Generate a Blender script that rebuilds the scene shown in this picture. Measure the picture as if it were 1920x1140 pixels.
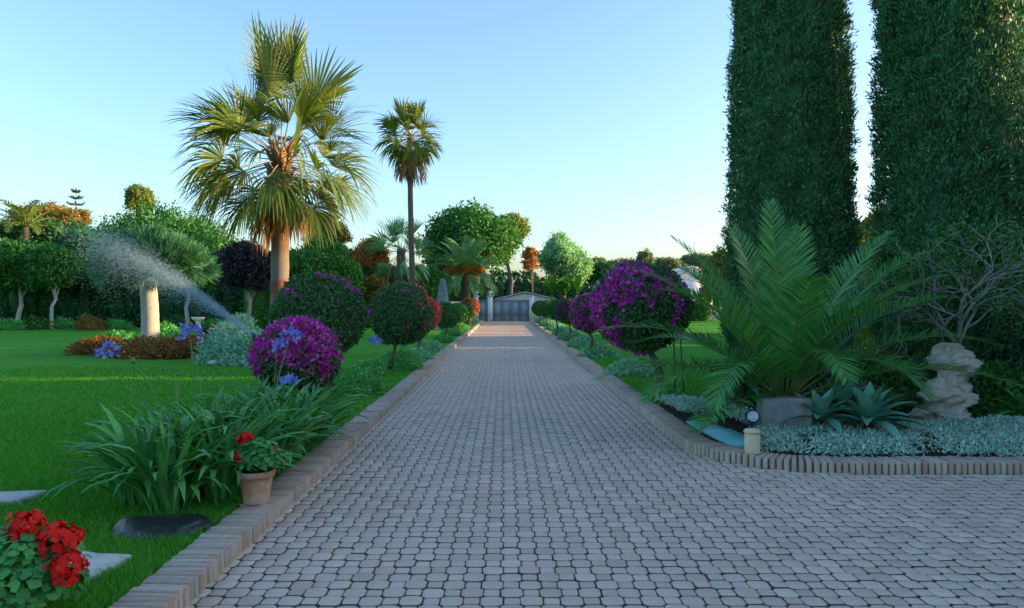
import bpy, bmesh, math, random
import numpy as np
from math import radians as R, sin, cos, pi

sc = bpy.context.scene
COL = sc.collection
for o in list(bpy.data.objects):
    bpy.data.objects.remove(o)

# ------------------------------------------------------------------ camera
CAM_H = 1.65
cd = bpy.data.cameras.new('camera')
cam = bpy.data.objects.new('camera', cd)
COL.objects.link(cam)
cam.location = (0, 0, CAM_H)
cam.rotation_euler = (R(90), 0, 0)
cd.sensor_width = 36
cd.lens = 25.7
cd.shift_x = 14 / 1920
cd.shift_y = -5 / 1920
cd.clip_start = 0.05
cd.clip_end = 3000
sc.camera = cam

# ------------------------------------------------------------------ sky, sun, exposure
SUN_EL, SUN_AZ = 9.0, 85.0            # degrees; azimuth from +Y (down the drive) towards +X
w = bpy.data.worlds.new('World')
sc.world = w
w.use_nodes = True
wn = w.node_tree
sky = wn.nodes.new('ShaderNodeTexSky')
sky.sky_type = 'NISHITA'
sky.sun_disc = False
sky.sun_elevation = R(SUN_EL)
sky.sun_rotation = R(SUN_AZ)
sky.air_density = 1.0
sky.dust_density = 2.0
sky.ozone_density = 2.8
bg = wn.nodes['Background']
bg.inputs[1].default_value = 0.15
wn.links.new(sky.outputs[0], bg.inputs[0])

sl = bpy.data.lights.new('sun', 'SUN')
sl.energy = 3.5
sl.angle = R(0.6)
sl.color = (1.0, 0.66, 0.34)
sun = bpy.data.objects.new('sun', sl)
COL.objects.link(sun)
sun.location = (60, 40, 30)
# the lamp shines along its own -Z
sd = np.array([sin(R(SUN_AZ)) * cos(R(SUN_EL)), cos(R(SUN_AZ)) * cos(R(SUN_EL)), sin(R(SUN_EL))])
from mathutils import Vector, Matrix
sun.rotation_euler = Vector(sd).to_track_quat('Z', 'Y').to_euler()

vs = sc.view_settings
vs.view_transform = 'Standard'
vs.look = 'None'
vs.gamma = 1
vs.use_curve_mapping = False
vs.exposure = 1.85
sc.cycles.max_bounces = 8
sc.cycles.transparent_max_bounces = 8
sc.cycles.use_denoising = True

# ------------------------------------------------------------------ helpers
F_PX, VX, VY = 1370.0, 946.0, 565.0


def at(px, py, d):
    """place seen at a photo point at distance d, in metres"""
    return np.array([(px - VX) / F_PX * d, d, CAM_H - (py - VY) / F_PX * d])


def gx(px, d):
    return (px - VX) / F_PX * d


ORG = {}


def mesh(name, V, F, mat=None, smooth=False):
    """V (n,3); F list of (m,k) index arrays"""
    V = np.asarray(V, dtype=np.float32).reshape(-1, 3)
    F = [np.asarray(f, dtype=np.int32) for f in F if len(f)]
    me = bpy.data.meshes.new(name)
    me.vertices.add(len(V))
    me.vertices.foreach_set('co', V.ravel())
    nl = sum(f.size for f in F)
    npoly = sum(len(f) for f in F)
    me.loops.add(nl)
    me.polygons.add(npoly)
    me.loops.foreach_set('vertex_index', np.concatenate([f.ravel() for f in F]))
    starts, s = [], 0
    for f in F:
        starts.append(s + np.arange(len(f)) * f.shape[1])
        s += f.size
    me.polygons.foreach_set('loop_start', np.concatenate(starts).astype(np.int32))
    if smooth:
        me.polygons.foreach_set('use_smooth', np.ones(npoly, dtype=bool))
    me.update(calc_edges=True)
    if mat:
        me.materials.append(mat)
    return me


class MB:
    """collects geometry in world coordinates"""
    def __init__(self):
        self.V, self.F, self.n = [], {}, 0

    def add(self, V, F):
        V = np.asarray(V, dtype=float).reshape(-1, 3)
        for f in (F if isinstance(F, list) else [F]):
            f = np.asarray(f, dtype=np.int64)
            if f.size:
                self.F.setdefault(f.shape[1], []).append(f + self.n)
        self.V.append(V)
        self.n += len(V)
        return self

    def build(self, name, mat, parent=None, smooth=False, org=None):
        V = np.concatenate(self.V)
        F = [np.concatenate(fs) for fs in self.F.values()]
        base = np.array(ORG[parent.name]) if parent is not None else (np.zeros(3) if org is None else np.array(org, dtype=float))
        o = bpy.data.objects.new(name, mesh(name, V - base, F, mat, smooth))
        COL.objects.link(o)
        if parent is not None:
            o.parent = parent
            ORG[o.name] = tuple(base)
        else:
            o.location = tuple(base)
            ORG[o.name] = tuple(base)
        return o


def tag(o, label=None, cat=None, group=None, kind=None):
    if label:
        o['label'] = label
    if cat:
        o['category'] = cat
    if group:
        o['group'] = group
    if kind:
        o['kind'] = kind
    return o


def thing(name, label, cat, loc, group=None):
    o = bpy.data.objects.new(name, None)
    o.empty_display_size = 0.1
    COL.objects.link(o)
    o.location = tuple(float(v) for v in loc)
    ORG[o.name] = tuple(float(v) for v in loc)
    return tag(o, label, cat, group)


def link_part(name, me, parent, loc, rot=(0, 0, 0), scale=(1, 1, 1)):
    o = bpy.data.objects.new(name, me)
    COL.objects.link(o)
    o.parent = parent
    o.location = loc
    o.rotation_euler = rot
    o.scale = scale
    return o


def unit(v):
    v = np.asarray(v, dtype=float)
    return v / np.maximum(np.linalg.norm(v, axis=-1, keepdims=True), 1e-9)


def box(c, s, rz=0.0):
    c = np.array(c, dtype=float)
    h = np.array(s, dtype=float) / 2
    P = np.array([[x, y, z] for x in (-1, 1) for y in (-1, 1) for z in (-1, 1)]) * h
    if rz:
        q = np.array([[cos(rz), -sin(rz), 0], [sin(rz), cos(rz), 0], [0, 0, 1]])
        P = P @ q.T
    Fq = np.array([[0, 1, 3, 2], [4, 6, 7, 5], [0, 4, 5, 1], [2, 3, 7, 6], [0, 2, 6, 4], [1, 5, 7, 3]])
    return P + c, Fq


def chamfer_box(sx, sy, sz, b):
    """box with its bottom at z=0 and a chamfered top and edges; local coordinates"""
    rings = [(0, 0), (0, sz - b), (b, sz)]
    V = []
    for ins, z in rings:
        x, y = sx / 2 - ins, sy / 2 - ins
        c = b if ins == 0 else b * 0.6
        V += [[-x + c, -y, z], [x - c, -y, z], [x, -y + c, z], [x, y - c, z], [x - c, y, z], [-x + c, y, z], [-x, y - c, z], [-x, -y + c, z]]
    Fq = []
    for r in range(2):
        for k in range(8):
            a, b2 = r * 8 + k, r * 8 + (k + 1) % 8
            Fq.append([a, b2, b2 + 8, a + 8])
    return np.array(V), [np.array(Fq), np.array([[16, 17, 18, 19, 20, 21, 22, 23]])]


def tube(path, rad, sides=8, cap=True):
    path = np.asarray(path, dtype=float)
    n = len(path)
    rad = np.broadcast_to(np.asarray(rad, dtype=float), (n,))
    tang = np.gradient(path, axis=0)
    tang = unit(tang)
    ref = np.array([0.0, 1.0, 0.0]) if abs(tang[0][2]) > 0.8 else np.array([0.0, 0.0, 1.0])
    V = []
    a = unit(np.cross(tang[0], ref))
    for i in range(n):
        a = unit(a - tang[i] * np.dot(a, tang[i]))
        b = np.cross(tang[i], a)
        th = np.arange(sides) / sides * 2 * pi
        V.append(path[i] + rad[i] * (np.cos(th)[:, None] * a + np.sin(th)[:, None] * b))
    V = np.concatenate(V)
    Fq = []
    for i in range(n - 1):
        for k in range(sides):
            Fq.append([i * sides + k, i * sides + (k + 1) % sides, (i + 1) * sides + (k + 1) % sides, (i + 1) * sides + k])
    Fs = [np.array(Fq)]
    if cap:
        Fs.append(np.array([list(range(sides))[::-1], [(n - 1) * sides + k for k in range(sides)]]))
    return V, Fs


def lathe(prof, c=(0, 0, 0), sides=28, lump=0.0, rng=None):
    V = []
    for r, z in prof:
        th = np.arange(sides) / sides * 2 * pi
        rr = r * (1 + (lump * rng.normal(size=sides) if lump else 0))
        V.append(np.stack([np.cos(th) * rr, np.sin(th) * rr, np.full(sides, z)], 1))
    V = np.concatenate(V) + np.array(c)
    Fq = [[i * sides + k, i * sides + (k + 1) % sides, (i + 1) * sides + (k + 1) % sides, (i + 1) * sides + k]
          for i in range(len(prof) - 1) for k in range(sides)]
    return V, [np.array(Fq), np.array([list(range(sides))[::-1]]), np.array([[(len(prof) - 1) * sides + k for k in range(sides)]])]


def _ico(sub):
    bm = bmesh.new()
    bmesh.ops.create_icosphere(bm, subdivisions=sub, radius=1)
    V = np.array([v.co[:] for v in bm.verts])
    Fq = np.array([[v.index for v in f.verts] for f in bm.faces])
    bm.free()
    return V, Fq


ICO1, ICO2, ICO3 = _ico(1), _ico(2), _ico(3)


def noise3(P, s, seed=0):
    """cheap smooth noise in about -1..1"""
    rg = np.random.default_rng(seed + 991)
    out = np.zeros(len(P))
    for k in range(7):
        d = unit(rg.normal(size=3)) * s * (0.7 + 0.25 * k)
        out += np.sin(P @ d + rg.uniform(0, 7)) / (1 + 0.35 * k)
    return out / 2.6


def rand_unit(rng, n):
    return unit(rng.normal(size=(n, 3)))


def leaf_quads(P, N, rng, l, wd, axis=None, out=0.5, spread=0.6, fold=0.0):
    """one four-cornered leaf for each point; N outward"""
    n = len(P)
    ru = rand_unit(rng, n)
    A = unit(N * out + ru) if axis is None else unit(axis + 0.35 * ru)
    S = unit(np.cross(A, N + spread * rand_unit(rng, n)))
    l = np.asarray(l) * rng.uniform(0.7, 1.25, n)
    wd = np.asarray(wd) * rng.uniform(0.75, 1.2, n)
    L = A * l[:, None]
    W = S * wd[:, None] / 2
    U = np.cross(S, A) * (fold * wd)[:, None] if fold else 0
    V = np.empty((n, 4, 3))
    V[:, 0] = P
    V[:, 1] = P + L * 0.45 + W + U
    V[:, 2] = P + L
    V[:, 3] = P + L * 0.45 - W + U
    return V.reshape(-1, 3), np.arange(4 * n).reshape(-1, 4)


def crown_points(rng, lobes, n, clumps, sig, depth=0.3, low=-0.75, keep=0.82):
    """points and outward normals in clumps over the surface of a union of ellipsoids"""
    lobes = np.asarray(lobes, dtype=float)
    area = lobes[:, 3] * lobes[:, 4] + lobes[:, 4] * lobes[:, 5] + lobes[:, 3] * lobes[:, 5]
    m = clumps * 3
    idx = rng.choice(len(lobes), m, p=area / area.sum())
    D = rand_unit(rng, m)
    ok = D[:, 2] > low
    idx, D = idx[ok], D[ok]
    f = 1 - depth * rng.uniform(0, 1, len(D)) ** 2
    C = lobes[idx, :3] + lobes[idx, 3:] * D * f[:, None]
    good = np.ones(len(C), bool)
    for k in range(len(lobes)):
        q = np.linalg.norm((C - lobes[k, :3]) / lobes[k, 3:], axis=1)
        good &= (q > keep) | (idx == k)
    C, D, idx = C[good][:clumps], D[good][:clumps], idx[good][:clumps]
    N = unit(D / lobes[idx, 3:])
    j = rng.integers(0, len(C), n)
    P = C[j] + rng.normal(size=(n, 3)) * sig
    return P, unit(N[j] + 0.35 * rand_unit(rng, n)), j


def core(lobes, f=0.8, sub=ICO1, seed=0, lump=0.1):
    V, Fs, n = [], [], 0
    for i, l in enumerate(np.asarray(lobes, dtype=float)):
        v = sub[0] * (1 + lump * noise3(sub[0], 4, seed + i))[:, None]
        V.append(v * l[3:] * f + l[:3])
        Fs.append(sub[1] + n)
        n += len(v)
    return np.concatenate(V), [np.concatenate(Fs)]


# ------------------------------------------------------------------ materials
def _nodes(name):
    m = bpy.data.materials.new(name)
    m.use_nodes = True
    nt = m.node_tree
    return m, nt, nt.nodes['Principled BSDF'], nt.nodes['Material Output']


def _rand(nt):
    g = nt.nodes.new('ShaderNodeNewGeometry')
    oi = nt.nodes.new('ShaderNodeObjectInfo')
    a = nt.nodes.new('ShaderNodeMath')
    a.operation = 'ADD'
    nt.links.new(g.outputs['Random Per Island'], a.inputs[0])
    nt.links.new(oi.outputs['Random'], a.inputs[1])
    f = nt.nodes.new('ShaderNodeMath')
    f.operation = 'FRACT'
    nt.links.new(a.outputs[0], f.inputs[0])
    return f.outputs[0]


def _ramp(nt, fac, cols, const=False):
    r = nt.nodes.new('ShaderNodeValToRGB')
    el = r.color_ramp.elements
    k = len(cols)
    el[0].position = 0
    el[0].color = (*cols[0], 1)
    el[1].position = 1
    el[1].color = (*cols[-1], 1)
    for i in range(1, k - 1):
        e = el.new(i / (k - 1))
        e.color = (*cols[i], 1)
    nt.links.new(fac, r.inputs[0])
    return r.outputs[0]


def _noise(nt, scale, detail=4, vec='Object', rough=0.6, stretch=None):
    tc = nt.nodes.new('ShaderNodeTexCoord')
    src = tc.outputs[vec]
    if vec == 'World':
        pass
    if stretch:
        mp = nt.nodes.new('ShaderNodeMapping')
        mp.inputs['Scale'].default_value = stretch
        nt.links.new(src, mp.inputs[0])
        src = mp.outputs[0]
    n = nt.nodes.new('ShaderNodeTexNoise')
    n.inputs['Scale'].default_value = scale
    n.inputs['Detail'].default_value = detail
    n.inputs['Roughness'].default_value = rough
    nt.links.new(src, n.inputs['Vector'])
    return n.outputs['Fac']


def _mix(nt, fac, a, b, mode='MIX'):
    m = nt.nodes.new('ShaderNodeMix')
    m.data_type = 'RGBA'
    m.blend_type = mode
    for key, v in ((0, fac), (6, a), (7, b)):
        if isinstance(v, (int, float)):
            m.inputs[key].default_value = v
        elif isinstance(v, tuple):
            m.inputs[key].default_value = (*v, 1)
        else:
            nt.links.new(v, m.inputs[key])
    return m.outputs[2]


def foliage(name, cols, transl=0.3, rough=0.55, spec=0.25, tcol=None, big=None, gain=2.4):
    cols = [tuple(min(.85, v * gain) for v in c_) for c_ in cols]
    m, nt, bs, out = _nodes(name)
    c = _ramp(nt, _rand(nt), cols)
    if big:      # larger patches of another leaf colour
        nz = _noise(nt, big[1], 2)
        r = _ramp(nt, nz, [(0, 0, 0), (0, 0, 0), (1, 1, 1), (1, 1, 1)])
        c = _mix(nt, r, c, big[0])
    nt.links.new(c, bs.inputs['Base Color'])
    bs.inputs['Roughness'].default_value = rough
    bs.inputs['Specular IOR Level'].default_value = spec
    if transl:
        t = nt.nodes.new('ShaderNodeBsdfTranslucent')
        tc = _mix(nt, 1.0, c, tcol or (1.0, 1.0, 0.45), 'MULTIPLY')
        nt.links.new(tc, t.inputs[0])
        mx = nt.nodes.new('ShaderNodeMixShader')
        mx.inputs[0].default_value = transl
        nt.links.new(bs.outputs[0], mx.inputs[1])
        nt.links.new(t.outputs[0], mx.inputs[2])
        nt.links.new(mx.outputs[0], out.inputs[0])
    return m


def solid(name, cols, rough=0.7, nscale=8, spec=0.3, bump=0.0, bscale=40, metal=0.0, stretch=None, rnd=0.0, detail=5):
    m, nt, bs, out = _nodes(name)
    nz = _noise(nt, nscale, detail, stretch=stretch)
    c = _ramp(nt, nz, [cols[0], cols[0], *cols[1:], cols[-1]] if len(cols) > 1 else [cols[0], cols[0]])
    if rnd:
        r = _rand(nt)
        c = _mix(nt, rnd, c, _ramp(nt, r, cols))
    nt.links.new(c, bs.inputs['Base Color'])
    bs.inputs['Roughness'].default_value = rough
    bs.inputs['Specular IOR Level'].default_value = spec
    bs.inputs['Metallic'].default_value = metal
    if bump:
        bn = nt.nodes.new('ShaderNodeBump')
        bn.inputs['Strength'].default_value = bump
        bn.inputs['Distance'].default_value = 0.02
        nt.links.new(_noise(nt, bscale, 6, stretch=stretch), bn.inputs['Height'])
        nt.links.new(bn.outputs[0], bs.inputs['Normal'])
    return m


M = {}
# paving
m, nt, bs, out = _nodes('paver')
c = _ramp(nt, _rand(nt), [(.49, .37, .285), (.59, .455, .355), (.55, .44, .35), (.65, .515, .41), (.52, .39, .30), (.61, .495, .395)])
gp = nt.nodes.new('ShaderNodeNewGeometry')
mp = nt.nodes.new('ShaderNodeMapping')
nt.links.new(gp.outputs['Position'], mp.inputs[0])
n1 = nt.nodes.new('ShaderNodeTexNoise')
n1.inputs['Scale'].default_value = 0.55
n1.inputs['Detail'].default_value = 6
nt.links.new(mp.outputs[0], n1.inputs['Vector'])
dirt = _ramp(nt, n1.outputs['Fac'], [(.80, .82, .83), (.92, .93, .93), (1.0, 1.0, 1.0), (1.12, 1.10, 1.06)])
c = _mix(nt, 0.85, c, dirt, 'MULTIPLY')
mp2 = nt.nodes.new('ShaderNodeMapping')           # tyre tracks: streaks that run along the drive
mp2.inputs['Scale'].default_value = (2.2, .12, 1)
nt.links.new(gp.outputs['Position'], mp2.inputs[0])
n4 = nt.nodes.new('ShaderNodeTexNoise')
n4.inputs['Scale'].default_value = 1.0
n4.inputs['Detail'].default_value = 5
nt.links.new(mp2.outputs[0], n4.inputs['Vector'])
c = _mix(nt, 0.7, c, _ramp(nt, n4.outputs['Fac'], [(.74, .75, .77), (.95, .95, .95), (1.02, 1.02, 1.0), (1.14, 1.12, 1.09)]), 'MULTIPLY')
n5 = nt.nodes.new('ShaderNodeTexNoise')           # small dark stains
n5.inputs['Scale'].default_value = 2.4
n5.inputs['Detail'].default_value = 7
nt.links.new(mp.outputs[0], n5.inputs['Vector'])
c = _mix(nt, 0.8, c, _ramp(nt, n5.outputs['Fac'], [(.62, .62, .62), (.78, .78, .78), (1, 1, 1), (1, 1, 1), (1.05, 1.05, 1.04), (1.1, 1.1, 1.1)]), 'MULTIPLY')
n2 = nt.nodes.new('ShaderNodeTexNoise')
n2.inputs['Scale'].default_value = 70
n2.inputs['Detail'].default_value = 5
nt.links.new(mp.outputs[0], n2.inputs['Vector'])
c = _mix(nt, 0.6, c, _ramp(nt, n2.outputs['Fac'], [(.72, .72, .72), (1, 1, 1), (1.28, 1.28, 1.28)]), 'MULTIPLY')
nt.links.new(c, bs.inputs['Base Color'])
bs.inputs['Roughness'].default_value = 0.72
bs.inputs['Specular IOR Level'].default_value = 0.35
bn = nt.nodes.new('ShaderNodeBump')
bn.inputs['Strength'].default_value = 0.35
bn.inputs['Distance'].default_value = 0.004
nt.links.new(n2.outputs['Fac'], bn.inputs['Height'])
nt.links.new(bn.outputs[0], bs.inputs['Normal'])
M['paver'] = m
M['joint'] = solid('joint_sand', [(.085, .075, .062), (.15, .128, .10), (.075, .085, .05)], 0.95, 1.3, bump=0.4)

m, nt, bs, out = _nodes('kerb_brick')
c = _ramp(nt, _rand(nt), [(.44, .34, .26), (.54, .43, .34), (.48, .39, .32), (.58, .47, .37), (.42, .32, .25), (.53, .43, .35), (.44, .29, .22), (.55, .45, .37)])
nz = _noise(nt, 14, 6)
c = _mix(nt, 0.8, c, _ramp(nt, nz, [(.35, .38, .34), (.82, .82, .80), (1.2, 1.18, 1.14)]), 'MULTIPLY')
nt.links.new(c, bs.inputs['Base Color'])
bs.inputs['Roughness'].default_value = 0.85
bn = nt.nodes.new('ShaderNodeBump')
bn.inputs['Strength'].default_value = 0.5
bn.inputs['Distance'].default_value = 0.006
nt.links.new(_noise(nt, 60, 5), bn.inputs['Height'])
nt.links.new(bn.outputs[0], bs.inputs['Normal'])
M['brick'] = m
M['mortar'] = solid('kerb_mortar', [(.06, .055, .045), (.11, .10, .08), (.05, .06, .035)], 0.95, 9, bump=0.6)

# lawn
m, nt, bs, out = _nodes('lawn')
n1 = _noise(nt, 0.35, 4)
n2 = _noise(nt, 9, 6, stretch=(1, .45, 1))
n3 = _noise(nt, 60, 4, stretch=(1, .5, 1))
c = _ramp(nt, n1, [(.024, .18, .012), (.045, .25, .018), (.075, .31, .026), (.14, .36, .05)])
c = _mix(nt, 0.7, c, _ramp(nt, n2, [(.5, .58, .45), (1, 1, 1), (1.45, 1.3, 1.2)]), 'MULTIPLY')
c = _mix(nt, 0.7, c, _ramp(nt, n3, [(.35, .4, .3), (1, 1, 1), (1.5, 1.4, 1.2)]), 'MULTIPLY')
nt.links.new(c, bs.inputs['Base Color'])
bs.inputs['Roughness'].default_value = 0.9
bs.inputs['Specular IOR Level'].default_value = 0.1
bn = nt.nodes.new('ShaderNodeBump')
bn.inputs['Strength'].default_value = 0.9
bn.inputs['Distance'].default_value = 0.03
nt.links.new(n3, bn.inputs['Height'])
nt.links.new(bn.outputs[0], bs.inputs['Normal'])
M['lawn'] = m
M['grass'] = foliage('grass_blade', [(.008, .055, .004), (.020, .115, .008), (.036, .165, .013), (.065, .205, .02), (.018, .10, .012), (.10, .22, .03)], 0.4)
M['soil'] = solid('soil', [(.018, .014, .010), (.045, .034, .024), (.03, .03, .018)], 0.95, 5, bump=0.8, bscale=30)

# leaves
M['cypress'] = foliage('cypress_leaf', [(.010, .040, .018), (.020, .072, .030), (.036, .110, .042), (.016, .055, .026), (.055, .140, .052), (.022, .080, .034), (.05, .06, .03)], 0.15, spec=.15, gain=2.2)
M['agapanthus'] = foliage('agapanthus_leaf', [(.014, .075, .018), (.025, .115, .024), (.045, .155, .035), (.02, .09, .028), (.06, .18, .045)], 0.25, rough=0.35, spec=0.5, gain=2.6)
M['bract'] = foliage('magenta_bract', [(.48, .018, .32), (.60, .03, .40), (.36, .012, .26), (.72, .16, .58), (.50, .02, .30)], 0.4, tcol=(1, .6, 1), gain=1.15)
M['bract_pink'] = foliage('pink_bract', [(.75, .05, .16), (.85, .12, .20), (.70, .20, .08), (.62, .04, .22)], 0.5, tcol=(1, .7, .6), gain=1.0)
M['bract_purple'] = foliage('purple_bract', [(.22, .014, .20), (.32, .022, .28), (.15, .012, .15)], 0.35, tcol=(1, .6, 1), gain=1.0)
M['boug_leaf'] = foliage('bougainvillea_leaf', [(.016, .048, .016), (.026, .070, .022), (.020, .055, .024), (.036, .085, .028), (.03, .05, .022)], 0.2)
M['clip_leaf'] = foliage('clipped_leaf', [(.014, .060, .018), (.022, .085, .022), (.034, .11, .03), (.018, .07, .026)], 0.2)
M['date'] = foliage('date_palm_leaflet', [(.014, .080, .018), (.024, .112, .026), (.038, .148, .034), (.060, .178, .038), (.020, .098, .034), (.09, .17, .03)], 0.3, rough=.4, spec=.4, tcol=(1, 1, .4), gain=2.3)
M['date_far'] = foliage('far_date_palm_leaflet', [(.03, .10, .045), (.05, .14, .065), (.08, .16, .08), (.10, .16, .05)], 0.3, rough=.45, spec=.4)
M['rachis'] = solid('rachis', [(.09, .17, .03), (.16, .20, .05)], .5, 5)
M['fan'] = foliage('fan_palm_leaf', [(.022, .052, .010), (.038, .074, .013), (.058, .090, .016), (.085, .100, .020), (.022, .055, .013), (.12, .11, .025)], 0.36, rough=.45, spec=.35, tcol=(1, .95, .35))
M['fan_dead'] = foliage('dead_palm_leaf', [(.30, .17, .07), (.40, .25, .11), (.22, .12, .05), (.46, .32, .16)], 0.35, rough=.8, tcol=(1, .8, .5), gain=.72)
M['petiole'] = solid('petiole', [(.20, .20, .07), (.32, .25, .10), (.25, .13, .05)], .55, 3)
M['agave'] = foliage('agave_leaf', [(.035, .12, .085), (.055, .16, .115), (.08, .20, .15), (.045, .14, .11)], 0.08, rough=.5, spec=.3, gain=2.2)
M['chalk'] = foliage('blue_grey_ground_cover', [(.12, .22, .19), (.17, .29, .25), (.24, .36, .32), (.09, .17, .12), (.32, .43, .38), (.10, .20, .10)], 0.15, gain=1.95)
M['clump'] = foliage('pale_clump_leaf', [(.035, .12, .055), (.06, .18, .09), (.12, .26, .16), (.04, .15, .05), (.20, .34, .24)], 0.25)
M['clump_green'] = foliage('green_clump_leaf', [(.02, .11, .025), (.04, .17, .035), (.06, .21, .05), (.03, .14, .04)], 0.25)
M['white_bloom'] = foliage('white_petal', [(.75, .75, .72), (.62, .64, .62)], 0.3, tcol=(1, 1, 1), gain=1.0)
M['yellow_bloom'] = foliage('yellow_petal', [(.75, .50, .05), (.70, .36, .04)], 0.3, gain=1.0)
M['red_bloom'] = foliage('red_petal', [(.62, .008, .006), (.75, .02, .012), (.50, .004, .008), (.80, .035, .02)], 0.3, tcol=(1, .35, .3), gain=1.4)
M['blue_bloom'] = foliage('blue_petal', [(.16, .20, .62), (.22, .28, .74), (.32, .38, .80)], 0.35, tcol=(.9, .9, 1), gain=.95)
M['geranium'] = foliage('geranium_leaf', [(.018, .085, .02), (.03, .13, .03), (.05, .17, .04), (.02, .10, .035)], 0.25)
M['stalk'] = solid('green_stalk', [(.06, .16, .04), (.12, .22, .08)], .5, 6)
M['orange_shrub'] = foliage('orange_brown_leaf', [(.20, .075, .02), (.28, .11, .03), (.11, .085, .02), (.06, .10, .03), (.33, .15, .05), (.09, .06, .02)], 0.3, gain=1.35)
M['grey_shrub'] = foliage('grey_green_leaf', [(.07, .17, .13), (.11, .23, .17), (.16, .28, .22), (.06, .15, .09)], 0.25)
M['dragon'] = foliage('spiky_crown_leaf', [(.016, .065, .035), (.028, .095, .05), (.05, .13, .075), (.02, .08, .05)], 0.2, rough=.45)
# tree leaves
M['tree_green'] = foliage('tree_leaf_green', [(.008, .042, .008), (.014, .066, .011), (.024, .092, .015), (.040, .120, .020), (.012, .052, .014)], 0.3)
M['tree_bright'] = foliage('tree_leaf_bright', [(.018, .075, .014), (.030, .105, .018), (.048, .135, .024), (.016, .062, .018)], 0.3)
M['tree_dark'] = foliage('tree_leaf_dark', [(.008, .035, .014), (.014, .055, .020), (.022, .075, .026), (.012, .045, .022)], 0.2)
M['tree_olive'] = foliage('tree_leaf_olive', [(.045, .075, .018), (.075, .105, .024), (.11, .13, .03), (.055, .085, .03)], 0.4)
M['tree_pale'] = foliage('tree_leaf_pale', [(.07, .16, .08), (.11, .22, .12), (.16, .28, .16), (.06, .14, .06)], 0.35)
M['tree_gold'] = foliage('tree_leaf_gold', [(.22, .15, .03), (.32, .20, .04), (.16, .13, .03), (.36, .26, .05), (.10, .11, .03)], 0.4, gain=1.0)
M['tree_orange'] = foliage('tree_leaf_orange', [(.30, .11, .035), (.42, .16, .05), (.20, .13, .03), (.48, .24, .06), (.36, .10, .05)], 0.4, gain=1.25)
M['tree_purple'] = foliage('tree_leaf_purple', [(.020, .016, .030), (.032, .024, .045), (.016, .022, .026), (.045, .035, .06)], 0.15, gain=1.0)
M['tree_far'] = foliage('tree_leaf_far', [(.05, .08, .035), (.07, .105, .05), (.09, .12, .055), (.055, .085, .05)], 0.3)
M['bark'] = solid('bark', [(.07, .055, .04), (.13, .10, .075), (.05, .04, .03)], .9, 6, bump=.6, stretch=(1, 1, .3))
M['bark_pale'] = solid('pale_bark', [(.30, .29, .25), (.42, .41, .37), (.24, .23, .19)], .85, 5, bump=.5, stretch=(1, 1, 2.5))
M['bark_grey'] = solid('grey_bark', [(.22, .21, .18), (.32, .31, .28), (.16, .15, .13)], .85, 12, bump=.5)
M['terracotta'] = solid('terracotta', [(.36, .14, .075), (.46, .22, .13), (.52, .36, .27), (.40, .17, .09)], .85, 7, bump=.25)
M['slab'] = solid('white_limestone_slab', [(.42, .44, .40), (.55, .57, .53), (.36, .38, .35)], .85, 6, bump=.4)
M['slate'] = solid('dark_wet_stone', [(.008, .010, .012), (.018, .022, .026), (.022, .026, .03), (.16, .17, .165)], .38, 6, bump=1.0, bscale=12, spec=.5)
M['greystone'] = solid('grey_stone', [(.11, .125, .13), (.21, .23, .23), (.30, .31, .30), (.15, .17, .175)], .9, 7, bump=.7, bscale=22)
M['limestone'] = solid('eroded_limestone', [(.28, .24, .18), (.50, .45, .37), (.62, .57, .48), (.36, .29, .21)], .9, 7, bump=1.0, bscale=14)
M['cream'] = solid('cream_concrete', [(.52, .45, .28), (.62, .55, .36)], .8, 12, bump=.2)
M['turquoise'] = solid('turquoise_paint', [(.10, .46, .48), (.17, .55, .58), (.32, .62, .66)], .5, 3, stretch=(1, 4, 1))
M['lampblue'] = solid('blue_black_metal', [(.03, .045, .10), (.08, .11, .22)], .35, 6, metal=.4)
M['glass'] = solid('lamp_glass', [(.45, .5, .55), (.6, .65, .7)], .15, 3, spec=.8)
M['gate'] = solid('grey_blue_gate_paint', [(.31, .37, .42), (.35, .41, .46)], .45, 3)
M['gate_rail'] = solid('dark_gate_rail_paint', [(.21, .26, .30), (.24, .29, .33)], .45, 3)
M['white'] = solid('white_render', [(.70, .69, .66), (.80, .79, .76), (.62, .61, .58)], .85, 2.5, bump=.1)
M['roof'] = solid('grey_tile', [(.50, .50, .49), (.60, .60, .58), (.44, .44, .43)], .85, 4, bump=.6, bscale=12)
M['pane'] = solid('window_glass', [(.02, .03, .04), (.04, .05, .06)], .1, 2, spec=.8)
M['fruit'] = foliage('orange_date_stem', [(.55, .20, .02), (.65, .28, .04), (.45, .14, .015)], .3, gain=1.0)
m, nt, bs, out = _nodes('fan_palm_trunk')
tc = nt.nodes.new('ShaderNodeTexCoord')
sp = nt.nodes.new('ShaderNodeSeparateXYZ')
nt.links.new(tc.outputs['Object'], sp.inputs[0])
mz = nt.nodes.new('ShaderNodeMapRange')
mz.inputs[2].default_value = 6.0
nt.links.new(sp.outputs['Z'], mz.inputs[0])
add = nt.nodes.new('ShaderNodeMath')
add.operation = 'MULTIPLY_ADD'
add.inputs[1].default_value = 0.07
nt.links.new(_noise(nt, 3, 4, stretch=(1, 1, .6)), add.inputs[0])
nt.links.new(mz.outputs[0], add.inputs[2])
r = nt.nodes.new('ShaderNodeValToRGB')
el = r.color_ramp.elements
el[0].position, el[0].color = 0.0, (.20, .15, .105, 1)
el[1].position, el[1].color = 1.0, (.30, .16, .08, 1)
for p, cc in ((.30, (.23, .175, .125)), (.335, (.18, .07, .04)), (.385, (.20, .07, .045)), (.40, (.17, .15, .125)), (.50, (.17, .135, .10)), (.54, (.15, .085, .045))):
    e = el.new(p)
    e.color = (*cc, 1)
nt.links.new(add.outputs[0], r.inputs[0])
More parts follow.
